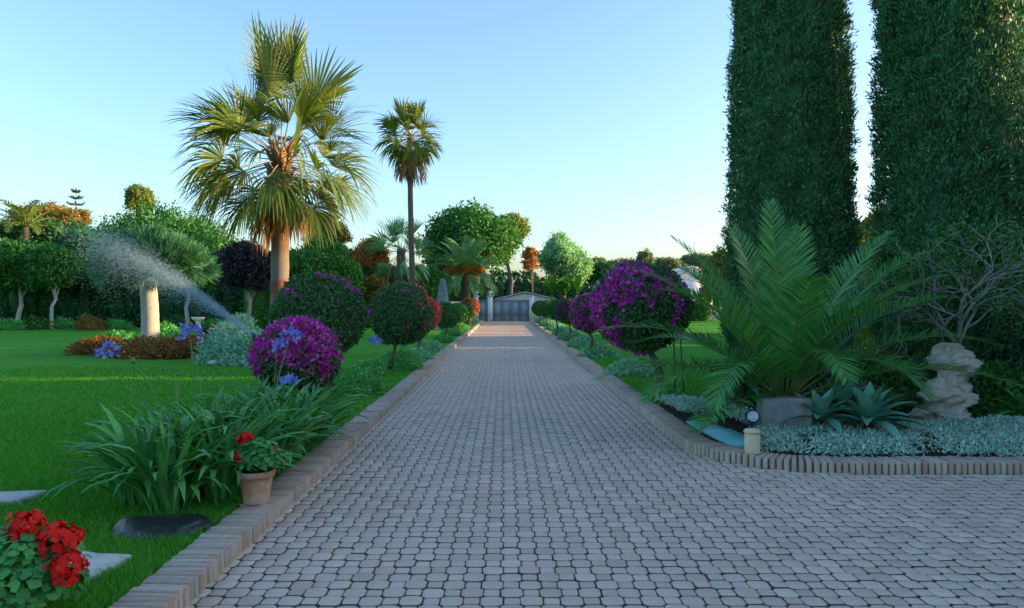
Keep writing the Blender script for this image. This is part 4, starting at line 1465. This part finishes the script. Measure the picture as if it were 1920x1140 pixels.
# ================================================================== FOREGROUND LEFT
# agapanthus: strap leaves
def strap(rg, L, el, bend, wd):
    n = 8
    s = np.linspace(0, 1, n)
    e = R(el) - R(bend) * s ** 1.4
    d = np.stack([np.cos(e), np.zeros(n), np.sin(e)], 1)
    p = np.concatenate([[np.zeros(3)], np.cumsum(d[:-1] * L / (n - 1), 0)])
    p[:, 1] += rg.normal() * .08 * s ** 2
    w_ = wd * np.array([.55, .75, .95, 1.0, 1.0, .92, .68, .08])
    up = np.stack([-np.sin(e), np.zeros(n), np.cos(e)], 1)
    lft = p + np.c_[np.zeros(n), w_ / 2, np.zeros(n)] + up * (w_ * .22)[:, None]
    rgt = p - np.c_[np.zeros(n), w_ / 2, np.zeros(n)] + up * (w_ * .22)[:, None]
    V = np.concatenate([lft, p, rgt])
    q = [[k * n + i, k * n + i + 1, (k + 1) * n + i + 1, (k + 1) * n + i] for k in (0, 1) for i in range(n - 1)]
    return V, [np.array(q)]


rg = np.random.default_rng(12)
LEAF = []
for k in range(16):
    kind = k % 4
    L = [.62, .78, .88, .7][kind] * rg.uniform(.9, 1.1)
    V, Fs = strap(rg, L, [87, 84, 79, 70][kind] + rg.normal() * 4, [32, 66, 100, 112][kind] + rg.normal() * 12, .050)
    LEAF.append(mesh('leaf', V, Fs, M['agapanthus'], True))
AG = [(-2.80, 5.66, 'outermost agapanthus clump facing the open lawn'), (-2.52, 5.50, 'agapanthus clump leaning over the dark flat stone'), (-2.24, 5.78, 'agapanthus clump just beside the terracotta pot'),
      (-2.74, 6.12, 'agapanthus clump behind the outermost clump'), (-2.42, 6.30, 'agapanthus clump in the middle of the front row gap'), (-2.14, 6.62, 'agapanthus clump right behind the terracotta pot'),
      (-2.56, 7.00, 'agapanthus clump carrying the tall blue flower in front of the magenta ball'), (-2.16, 7.30, 'agapanthus clump hanging over the kerb'), (-2.46, 7.72, 'agapanthus clump under the magenta ball'),
      (-2.14, 8.05, 'last agapanthus clump along the kerb'), (-2.78, 6.75, 'agapanthus clump at the back of the lawn side'), (-2.72, 7.9, 'agapanthus clump behind the magenta ball stem')]
plants = []
for k, (x, y, lab) in enumerate(AG):
    root = thing('agapanthus_plant', lab, 'plant', (x, y, G), 'agapanthus clumps')
    plants.append(root)
    for i in range(80):
        a = i * 2.399 + rg.normal() * .25
        r_ = .15 * math.sqrt(rg.uniform(0, 1))
        inner = r_ < .07
        me = LEAF[int(rg.integers(0, 4)) * 4 + (int(rg.integers(0, 2)) if inner else int(rg.integers(1, 4)))]
        s = rg.uniform(.82, 1.12)
        link_part('leaf', me, root, (cos(a) * r_, sin(a) * r_, -.01), (rg.normal() * .10, rg.normal() * .06, a), (s, s * rg.uniform(.8, 1.15), s))


def floret_head(c, r, n, rg, ls, mat, dome=True):
    D = rand_unit(rg, n)
    if dome:
        D[:, 2] = np.where(D[:, 2] < -.3, -D[:, 2], D[:, 2])
    P = np.array(c) + D * r * rg.uniform(.72, 1.0, n)[:, None]
    return MB().add(*leaf_quads(P, D, rg, ls * 1.1, ls * .7, out=1.1, spread=.6))


for k, (px, py, d, fl) in enumerate(((203, 662, 6.25, .075), (250, 676, 6.1, .03), (289, 700, 6.5, .02), (306, 692, 6.7, .02), (333, 702, 6.4, .02), (357, 628, 6.95, .12), (384, 700, 6.2, .02),
                                     (405, 690, 6.75, .022), (366, 668, 7.1, .02), (470, 690, 7.6, .02), (543, 634, 6.9, .095), (541, 717, 7.25, .07), (228, 716, 6.0, .018), (520, 650, 7.7, .05), (440, 700, 7.2, .02))):
    tip = at(px, py, d)
    i = min(range(len(AG)), key=lambda q: (AG[q][0] - tip[0]) ** 2 + (AG[q][1] - tip[1]) ** 2)
    base = np.array([AG[i][0] + rg.normal() * .05, AG[i][1] + rg.normal() * .05, G + .02])
    s = np.linspace(0, 1, 9)[:, None]
    path = base + (tip - base) * np.c_[s ** 1.8, s ** 1.8, s]
    st = MB().add(*tube(path, np.linspace(.0075, .0045, 9), 6)).build('flower_stalk', M['stalk'], plants[i], smooth=True)
    if fl > .04:
        fl = fl * .82
        floret_head(tip, fl, int(700 * fl), rg, .055, 'blue_bloom').build('flower_head', M['blue_bloom'], st)
    else:
        MB().add(ICO1[0] * [fl * .6, fl * .6, fl * 1.2] + tip, [ICO1[1]]).build('flower_bud', M['stalk'], st)
# one lone agapanthus by the drive lawn
tip = at(703, 642, 14.2)
root = thing('agapanthus_plant', 'lone small agapanthus with one blue flower on the lawn by the crooked stem', 'plant', (tip[0], 14.2, G))
for i in range(16):
    a = i * 2.4
    link_part('leaf', LEAF[1 + i % 3], root, (0, 0, 0), (0, 0, a), (.45, .6, .45))
st = MB().add(*tube([(tip[0], 14.2, G), tip], .006, 5)).build('flower_stalk', M['stalk'], root)
floret_head(tip, .10, 60, rg, .07, 'blue_bloom').build('flower_head', M['blue_bloom'], st)


# potted red geraniums
def geranium(label, base, pot_r, pot_h, bush_c, bush_r, heads, seed, nleaf=560, ls=.05, head_r=.055):
    rg = np.random.default_rng(seed)
    b = np.array(base, float)
    root = thing('potted_geranium', label, 'potted plant', b, 'red geraniums in pots')
    R_ = pot_r
    prof = [(R_ * .70, 0), (R_ * .76, .012), (R_ * .74, .03), (R_ * .80, pot_h * .35), (R_ * .90, pot_h * .68), (R_ * .94, pot_h * .80), (R_ * 1.02, pot_h * .82),
            (R_ * 1.06, pot_h * .86), (R_ * 1.06, pot_h * .97), (R_ * 1.02, pot_h), (R_ * .92, pot_h), (R_ * .90, pot_h * .90), (R_ * .2, pot_h * .88)]
    MB().add(*lathe(prof, b, 36)).build('pot', M['terracotta'], root, smooth=True)
    MB().add(*lathe([(R_ * .895, pot_h * .86), (R_ * .895, pot_h * .905), (R_ * .3, pot_h * .93), (.01, pot_h * .935)], b, 20)).build('soil', M['soil'], root)
    bc = np.array(bush_c, float)
    br = np.array(bush_r, float)
    # round lobed leaves
    D = rand_unit(rg, nleaf)
    D[:, 2] = np.where(D[:, 2] < -.35, -D[:, 2], D[:, 2])
    P = bc + D * br * (rg.uniform(.55, 1.05, nleaf))[:, None]
    N = unit(D * .8 + [0, 0, .7] + .35 * rand_unit(rg, nleaf))
    k = 9
    th = np.arange(k) / k * 2 * pi
    A = unit(np.cross(N, rand_unit(rg, nleaf)))
    B = np.cross(N, A)
    sz = ls * rg.uniform(.6, 1.1, nleaf)
    rad = 1 + .10 * np.cos(th * 4.5)
    rad[0] = .35
    V = P[:, None] + (A[:, None] * (np.cos(th) * rad)[None, :, None] + B[:, None] * (np.sin(th) * rad)[None, :, None]) * (sz * .62)[:, None, None] \
        + N[:, None] * (.16 * np.cos(2 * th)[None, :, None] * (sz * .6)[:, None, None])
    mb = MB().add(V.reshape(-1, 3), np.arange(nleaf * k).reshape(-1, k))
    mb.build('foliage', M['geranium'], root)
    sb = MB()
    for q in range(40):
        sb.add(*tube([b + [0, 0, pot_h * .9] + rg.normal(size=3) * [.03, .03, 0], P[rg.integers(nleaf)]], [.006, .003], 4))
    sb.build('stems', M['stalk'], root)
    for (hc, hr) in heads:
        hr = hr * 1.12
        hc = np.array(hc, float)
        root_p = b + [0, 0, pot_h * .9]
        s = np.linspace(0, 1, 6)[:, None]
        st = MB().add(*tube(root_p + (hc - root_p) * np.c_[s ** 1.2, s ** 1.2, s], .0035, 5)).build('flower_stalk', M['stalk'], root)
        n = 62
        D = rand_unit(rg, n)
        D[:, 2] = np.where(D[:, 2] < -.45, -D[:, 2], D[:, 2])
        C = hc + D * hr * rg.uniform(.66, 1.08, n)[:, None] * [1, 1, .8] + rg.normal(size=(n, 3)) * hr * .06
        ps = hr * .25
        Pt, Ft = [], []
        for f in range(5):
            A = unit(np.cross(D, [.3, .5, .8]))
            B = np.cross(D, A)
            a = f / 5 * 2 * pi + rg.uniform(0, 6, n)
            a = f / 5 * 2 * pi + np.arange(n) * 1.7
            e = A * np.cos(a)[:, None] + B * np.sin(a)[:, None]
            g = np.cross(D, e)
            V = np.stack([C, C + e * ps * .7 + g * ps * .5 + D * ps * .2, C + e * ps * 1.15 + D * ps * .25, C + e * ps * .7 - g * ps * .5 + D * ps * .2], 1)
            Pt.append(V.reshape(-1, 3))
        MB().add(np.concatenate(Pt), np.arange(n * 20).reshape(-1, 4)).build('flower_head', M['red_bloom'], st)
    return root


d = 5.6
pb = np.array([gx(481, d), d, KH])
geranium('red geranium in a terracotta pot standing on the kerb', pb, .132, .25, pb + [.015, 0, .34], (.17, .16, .15),
         [(at(462, 825, d), .062), (at(452, 861, d - .08), .055), (at(509, 846, d), .045)], 301)
d = 3.55
pb = np.array([-2.36, d, G])
geranium('large red geranium in a pot at the near corner of the lawn', pb, .13, .13, np.array([-2.36, d, .31]), (.29, .27, .25),
         [(at(50, 985, d), .075), (at(108, 1014, d - .05), .085), (at(137, 1006, d), .045), (at(128, 1062, d - .12), .07), (at(122, 1085, d - .14), .05), (at(30, 1008, d - .05), .05)], 302, nleaf=1900, ls=.050)


# pale slabs and the dark flat stone in the lawn
def slab(label, P, z0, th, seed):
    rg = np.random.default_rng(seed)
    P = np.array(P, float)
    pts = []
    for i in range(len(P)):
        a, b = P[i], P[(i + 1) % len(P)]
        for f in np.linspace(0, 1, 5)[:-1]:
            pts.append(a + (b - a) * f + rg.normal(size=2) * .008)
    pts = np.array(pts)
    c = pts.mean(0)
    n = len(pts)
    V = np.concatenate([np.c_[pts, np.full(n, z0 - .04)], np.c_[pts, np.full(n, z0 + th - .008)], np.c_[c + (pts - c) * .965, np.full(n, z0 + th)]])
    q = [[k * n + i, k * n + (i + 1) % n, (k + 1) * n + (i + 1) % n, (k + 1) * n + i] for k in (0, 1) for i in range(n)]
    o = MB().add(V, [np.array(q), np.array([[2 * n + i for i in range(n)]])]).build('stepping_stone', M['slab'], org=(c[0], c[1], z0))
    return tag(o, label, 'stone', 'pale stepping stones in the lawn')


slab('pale stepping stone peeping out beside the large red geranium', [(-2.26, 4.42), (-2.30, 4.10), (-2.62, 3.98), (-2.78, 4.20), (-2.66, 4.50)], G, .035, 1)
slab('pale stepping stone at the frame edge above the red geranium', [(-3.70, 5.92), (-3.74, 5.62), (-4.15, 5.55), (-4.25, 5.85)], G, .04, 2)
slab('pale stepping stone behind the red geranium at the frame edge', [(-3.02, 4.66), (-3.06, 4.38), (-3.4, 4.3), (-3.5, 4.6)], G, .035, 3)
rg = np.random.default_rng(3)
V = ICO3[0].copy()
V = V * [.37, .27, .075] * (1 + .26 * noise3(V, 2.2, 4) + .09 * noise3(V, 8, 5))[:, None]
V[:, 2] = np.clip(V[:, 2], -.03, .045) + .022 * noise3(V * 12, 1.3, 6)
b = np.array([-2.38, 5.02, G])
o = MB().add(V + b, [ICO3[1]]).build('flat_stone', M['slate'], smooth=True, org=b)
tag(o, 'dark wet-looking flat stone lying in the grass by the kerb', 'stone')

# ================================================================== FOREGROUND RIGHT
pb = np.array([gx(1472, 9.0), 9.0, G])
specs = [(95, 88, 1.0, 14), (60, 76, .98, 26), (25, 66, 1.08, 34), (40, 50, 1.05, 50), (8, 50, 1.14, 58), (-6, 38, 1.14, 62), (-16, 26, 1.08, 56), (14, 62, 1.12, 48), (-48, 52, .74, 118), (-85, 62, .70, 120),
         (150, 70, 1.0, 34), (165, 60, 1.0, 46), (182, 44, 1.02, 60), (192, 27, 1.02, 50), (206, 34, .9, 80), (232, 48, .80, 118), (120, 62, 1.0, 45), (80, 58, 1.0, 55),
         (50, 32, 1.0, 60), (135, 38, 1.0, 60), (15, 12, .85, 45), (222, 12, .8, 40), (300, 66, .85, 78), (262, 72, .85, 66), (335, 64, .95, 58), (110, 78, .95, 25), (200, 62, .9, 60), (350, 8, .8, 40)]
feather_palm('young feathery palm spreading arching fronds over the flower bed', pb, .42, specs, 2.45, 33, .15, leaf='date', pairs=74, ll=.46, lw=.026, vee=.42, thick=.016)


def rosette(label, c, n, L, wd, seed, lift=.25, mat='agave'):
    rg = np.random.default_rng(seed)
    root = thing('agave_plant', label, 'plant', (c[0], c[1], G), 'agave rosettes')
    MB().add(*tube([(c[0], c[1], G - .05), (c[0], c[1], G + lift)], [.05, .045], 8)).build('stem', M['soil'], root)
    for i in range(n):
        a = i * 2.399
        f = i / n
        el = 4 + 78 * f
        m_ = 7
        s = np.linspace(0, 1, m_)
        e = R(el) - R(55 - 30 * f) * s
        l = L * (1 - .25 * f) * rg.uniform(.9, 1.1)
        dd = np.stack([np.cos(e) * cos(a), np.cos(e) * sin(a), np.sin(e)], 1)
        p = np.array([c[0], c[1], G + lift]) + np.concatenate([[np.zeros(3)], np.cumsum(dd[:-1] * l / (m_ - 1), 0)])
        side = np.array([-sin(a), cos(a), 0])
        upv = np.cross(dd, side)
        upv = upv * np.sign(upv[:, 2:3] + 1e-9)
        w_ = wd * np.array([.55, .7, .95, 1.0, .85, .5, .03])
        V = np.concatenate([p + side * w_[:, None] / 2 + upv * w_[:, None] * .22, p, p - side * w_[:, None] / 2 + upv * w_[:, None] * .22])
        q = [[k * m_ + j, k * m_ + j + 1, (k + 1) * m_ + j + 1, (k + 1) * m_ + j] for k in (0, 1) for j in range(m_ - 1)]
        MB().add(V, np.array(q)).build('leaf', M[mat], root, smooth=True)


rosette('agave rosette directly beside the grey stone block', (gx(1538, 8.25), 8.25), 22, .52, .135, 41, .22)
rosette('agave rosette between palm and eroded stone', (gx(1628, 8.2), 8.2), 26, .62, .145, 42, .20)
rosette('dark agave rosette behind the blue lamp', (gx(1392, 9.7), 9.7), 22, .60, .11, 43, .45, 'dragon')
rosette('pointed green agave at the frame edge', (gx(1925, 9.0), 9.0), 18, .50, .09, 44, .15, 'geranium')
rosette('small agave under the palm behind the grey block', (gx(1585, 8.75), 8.75), 18, .50, .12, 45, .28)

# grey stone block
bm = bmesh.new()
bmesh.ops.create_cube(bm, size=1)
bmesh.ops.bevel(bm, geom=bm.edges[:], offset=.035, segments=1, affect='EDGES')
bmesh.ops.subdivide_edges(bm, edges=bm.edges[:], cuts=2, use_grid_fill=True)
V = np.array([v.co[:] for v in bm.verts])
Fl = [[v.index for v in f.verts] for f in bm.faces]
bm.free()
V = V * [.56, .20, .48]
V = V + .007 * np.stack([noise3(V, 25, 4), noise3(V, 25, 5), noise3(V, 25, 6)], 1)
b = np.array([gx(1470, 8.3), 8.3, G])
mb = MB()
mb.V.append(V + b + [0, 0, .23])
mb.n = len(V)
for f in Fl:
    mb.F.setdefault(len(f), []).append(np.array([f]))
tag(mb.build('stone_block', M['greystone'], org=b), 'grey stone block set upright below the palm', 'stone')

# short cream bollard light
b = np.array([gx(1410, 7.42), 7.42, KH])
root = thing('bollard_light', 'short cream bollard standing on the kerb corner', 'bollard', b)
MB().add(*lathe([(.078, 0), (.080, .015), (.078, .03), (.077, .20)], b, 24)).build('post', M['cream'], root, smooth=True)
MB().add(*lathe([(.074, .205), (.084, .21), (.084, .225), (.07, .243), (.03, .25)], b, 24)).build('cap', M['cream'], root, smooth=True)

# blue-black spot lamp
b = np.array([gx(1410, 8.0), 8.0, G])
root = thing('garden_spotlight', 'small blue-black garden spotlight beside the grey block', 'lamp', b)
MB().add(*tube([b - [0, 0, .05], b + [0, 0, .24]], .012, 8)).build('spike', M['lampblue'], root)
hp = b + [0, -.02, .30]
ax = unit(np.array([-.25, -.8, .25]))
MB().add(*tube([hp - ax * .09, hp - ax * .06, hp + ax * .03, hp + ax * .07], [.045, .068, .072, .078], 18)).build('housing', M['lampblue'], root, smooth=True)
MB().add(*tube([hp + ax * .071, hp + ax * .078], [.062, .055], 18)).build('lens', M['glass'], root)
MB().add(*tube([hp + [-.085, 0, 0], hp + [-.08, 0, -.07], hp + [0, 0, -.09], hp + [.08, 0, -.07], hp + [.085, 0, 0]], .008, 6)).build('bracket', M['lampblue'], root)

# turquoise cover boards lying by the kerb
for k, (P, lab) in enumerate((([(2.335, 9.40), (2.56, 9.22), (2.66, 8.72), (2.36, 8.74)], 'pale turquoise cover plate further along the kerb'),
                              ([(2.36, 8.70), (2.67, 8.68), (2.74, 8.02), (2.52, 7.78), (2.42, 7.95)], 'turquoise cover plate beside the cream bollard'))):
    P = np.array(P)
    c = P.mean(0)
    n = len(P)
    z = G + .03 + .012 * k
    tl = .02
    V = np.concatenate([np.c_[P, np.full(n, G - .01)], np.c_[P, np.full(n, z)], np.c_[c + (P - c) * .93, np.full(n, z + .012)]])
    V[n:, 2] += (V[n:, 0] - c[0]) * .05
    q = [[t * n + i, t * n + (i + 1) % n, (t + 1) * n + (i + 1) % n, (t + 1) * n + i] for t in (0, 1) for i in range(n)]
    o = MB().add(V, [np.array(q), np.array([[2 * n + i for i in range(n)]])]).build('cover_plate', M['turquoise'], org=(c[0], c[1], G))
    tag(o, lab, 'cover plate', 'turquoise cover plates')

# eroded stone sculpture, built as stacked uneven sections
sc_ = 9.3 / F_PX
outl = [(785, 1714, 1822), (778, 1713, 1818), (771, 1720, 1812), (764, 1724, 1808), (760, 1742, 1810), (754, 1744, 1822), (748, 1730, 1825), (738, 1724, 1824), (730, 1734, 1818), (718, 1742, 1812), (706, 1749, 1810),
        (696, 1748, 1826), (688, 1743, 1830), (678, 1739, 1828), (668, 1745, 1822), (658, 1750, 1812), (650, 1757, 1802), (643, 1768, 1792)]
V, k = [], 72
th = np.arange(k) / k * 2 * pi
pyv = np.linspace(785, 643, 84)
xs_ = list(zip(*sorted(outl)))
outl = [(p_, np.interp(p_, xs_[0], xs_[1]), np.interp(p_, xs_[0], xs_[2])) for p_ in pyv]
for (py, xa, xb) in outl:
    z = CAM_H - (py - VY) * sc_
    x0, x1 = (xa - VX) * sc_, (xb - VX) * sc_
    rx = (x1 - x0) / 2
    V.append(np.c_[(x0 + x1) / 2 + np.cos(th) * rx, 9.3 + np.sin(th) * (rx * .55 + .08), np.full(k, z)])
V = np.concatenate(V)
d_ = V - np.repeat(np.array([V[i * k:(i + 1) * k].mean(0) for i in range(len(outl))]), k, 0)
pit = np.clip(noise3(V, 17, 5) - .35, 0, 1)
V = V + d_ * (.14 * noise3(V, 9, 2) - .34 * np.abs(noise3(V, 20, 3)) + .15 * noise3(V, 44, 7) + .07 * noise3(V, 90, 8) - .9 * pit + .10)[:, None]
Fq = [[i * k + b, i * k + (b + 1) % k, (i + 1) * k + (b + 1) % k, (i + 1) * k + b] for i in range(len(outl) - 1) for b in range(k)]
b = np.array([gx(1780, 9.3), 9.3, G])
V[:k, 2] = G - .03
o = MB().add(V, [np.array(Fq), np.array([[(len(outl) - 1) * k + i for i in range(k)]])]).build('eroded_stone', M['limestone'], org=b)
tag(o, 'pale eroded limestone rock standing like a pillar under bare branches', 'rock')

# bare-branched grey tree behind it
rg = np.random.default_rng(95)
b = np.array([gx(1812, 10.0), 10.0, G])
root = thing('bare_tree', 'grey tree of tangled bare branches behind the eroded stone', 'tree', b)
mb = MB()
tips = []


def grow(p, d, L, r, depth):
    n = 5
    pts = [np.array(p)]
    dd = np.array(d)
    for i in range(n - 1):
        dd = unit(dd + rg.normal(size=3) * .20 + [0, 0, -.02 if depth > 2 else .03])
        pts.append(pts[-1] + dd * L / (n - 1))
    mb.add(*tube(np.array(pts), np.linspace(r, r * .68, n), 6 if depth < 3 else 4))
    tips.append((pts[-1], depth))
    if depth >= 5:
        return
    for q in range(3 if depth in (1, 2, 3) else 2):
        nd = unit(dd + rg.normal(size=3) * [.75, .6, .55])
        s = pts[-1] if q < 2 else pts[2]
        grow(s, nd, L * rg.uniform(.62, .88), r * .66, depth + 1)


mb.add(*tube([b - [0, 0, .05], b + [-.02, 0, .5], b + [-.12, 0, 1.0]], [.06, .05, .045], 7))
st = b + [-.12, 0, .97]
for dvec, L in (((-.85, -.1, .35), .62), ((-.55, .1, .85), .72), ((.2, -.1, 1.0), .66), ((-.15, -.2, 1.1), .78), ((.5, 0, .8), .5)):
    grow(st, unit(dvec), L, .026, 1)
mb.build('branches', M['bark_grey'], root, smooth=True)
tp = np.array([t for t, dp in tips if dp >= 4])
P = tp[rg.integers(0, len(tp), 4200)] + rg.normal(size=(4200, 3)) * .09
MB().add(*leaf_quads(P, rand_unit(rg, 4200), rg, .065, .03)).build('foliage', M['tree_green'], root)

# dark shrubs under the cypresses
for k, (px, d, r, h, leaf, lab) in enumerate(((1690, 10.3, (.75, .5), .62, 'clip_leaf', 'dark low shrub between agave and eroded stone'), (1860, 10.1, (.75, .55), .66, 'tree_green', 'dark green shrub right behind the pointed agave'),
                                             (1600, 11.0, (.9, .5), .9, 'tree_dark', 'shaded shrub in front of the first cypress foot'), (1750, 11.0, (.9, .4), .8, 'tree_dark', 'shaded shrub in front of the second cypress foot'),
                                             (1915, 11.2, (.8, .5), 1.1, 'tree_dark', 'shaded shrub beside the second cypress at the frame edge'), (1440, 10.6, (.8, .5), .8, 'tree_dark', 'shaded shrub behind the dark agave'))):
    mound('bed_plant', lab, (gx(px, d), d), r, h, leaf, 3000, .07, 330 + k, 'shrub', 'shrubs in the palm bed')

# blue-grey ground cover with tiny yellow flowers
rg = np.random.default_rng(55)
n = 150000
x = rg.uniform(2.30, 9.5, n)
y = rg.uniform(7.28, 11.4, n)
front = np.where(x < CC[0], CC[1] - np.sqrt(np.clip((CR - KW) ** 2 - (x - CC[0]) ** 2, 0, None)), 7.27)
front = np.where((x < CC[0] - (CR - KW)), 9.0, front)
back = np.interp(x, [2.3, 2.6, 3.0, 3.3, 3.8, 5, 6, 7.5, 9.5], [11.2, 11.0, 10.4, 9.4, 8.7, 8.75, 8.95, 8.85, 8.6]) + .12 * noise3(np.c_[x, x * 0, x * 0], 5, 3)
ok = (y > front + .01) & (y < back)
ok &= ~((x < 2.80) & (y > 7.7) & (y < 9.45))
ok &= ~((np.abs(x - gx(1470, 8.3)) < .29) & (np.abs(y - 8.3) < .11))
x, y, front, back = x[ok], y[ok], front[ok], back[ok]
q = np.c_[x, y, x * 0]
edge = np.clip(np.minimum(y - front, back - y) / .25, 0, 1) ** .6
thin = noise3(q, 7, 21)
ok = thin + rg.normal(size=len(x)) * .25 > -.85
x, y, front, back, q, edge = x[ok], y[ok], front[ok], back[ok], q[ok], edge[ok]
hgt = (.10 + .07 * np.clip((y - front) / 1.2, 0, 1) + .035 * noise3(q, 5, 8) + .02 * noise3(q, 16, 9)) * (.35 + .65 * edge)
z = G + hgt * rg.uniform(.75, 1.05, len(x))
P = np.c_[x, y, z]
o = MB().add(*leaf_quads(P, np.tile([0, -.15, 1.], (len(P), 1)), rg, .045, .016, out=.55, spread=.9)).build('ground_cover', M['chalk'])
tag(o, 'blue-grey creeping ground cover filling the bed behind the kerb', 'ground cover', kind='stuff')
j = rg.choice(len(P), 130, replace=False)
o = MB().add(*leaf_quads(P[j] + [0, 0, .02], np.tile([0, -.3, 1.], (130, 1)), rg, .035, .035, out=.1)).build('ground_cover_flowers', M['yellow_bloom'])
tag(o, 'tiny yellow flowers scattered over the blue-grey ground cover', 'flowers', kind='stuff')

# ================================================================== GRASS
rg = np.random.default_rng(66)


def blades(n, x0, x1, y0, y1, h, wd, dens_y):
    x = rg.uniform(x0, x1, n)
    y = y0 + (y1 - y0) * rg.uniform(0, 1, n) ** dens_y
    far = np.clip((np.abs(x) - 3.5) / 4, 0, 1)
    z = G + .05 * noise3(np.c_[x, y, x * 0], 0.35, 3) * far
    hh = h * rg.uniform(.5, 1.25, n)
    a = rg.uniform(0, 2 * pi, n)
    w_ = np.stack([np.cos(a), np.sin(a), 0 * a], 1) * wd
    tip = np.stack([rg.normal(size=n) * h * .55, rg.normal(size=n) * h * .55, hh], 1)
    p = np.c_[x, y, z - .004]
    return np.stack([p - w_, p + w_, p + tip], 1).reshape(-1, 3), np.arange(3 * n).reshape(-1, 3)


mb = MB()
mb.add(*blades(150000, -5.2, -2.0, 3.0, 9.0, .052, .0036, 1.5))
mb.add(*blades(90000, -11, -2.0, 8.0, 17, .05, .006, 1.4))
mb.add(*blades(40000, -9, -5.0, 5.5, 9.5, .05, .005, 1.0))
mb.add(*blades(40000, 2.3, 6.0, 11.1, 20, .05, .006, 1.4))
# keep blades off the stones
V = np.concatenate(mb.V)
q = V.reshape(-1, 3, 3)[:, 0]
keep = ~((((q[:, 0] + 2.38) / .33) ** 2 + ((q[:, 1] - 5.02) / .23) ** 2) < 1)
for (cx, cy, rx, ry) in ((-2.52, 4.25, .2, .18), (-3.97, 5.74, .2, .12), (-3.25, 4.48, .17, .1)):
    keep &= ~((np.abs(q[:, 0] - cx) < rx) & (np.abs(q[:, 1] - cy) < ry))
V = V.reshape(-1, 3, 3)[keep].reshape(-1, 3)
o = MB().add(V, np.arange(len(V)).reshape(-1, 3)).build('grass', M['grass'])
tag(o, 'short green lawn grass on both sides of the drive', 'grass', kind='stuff')
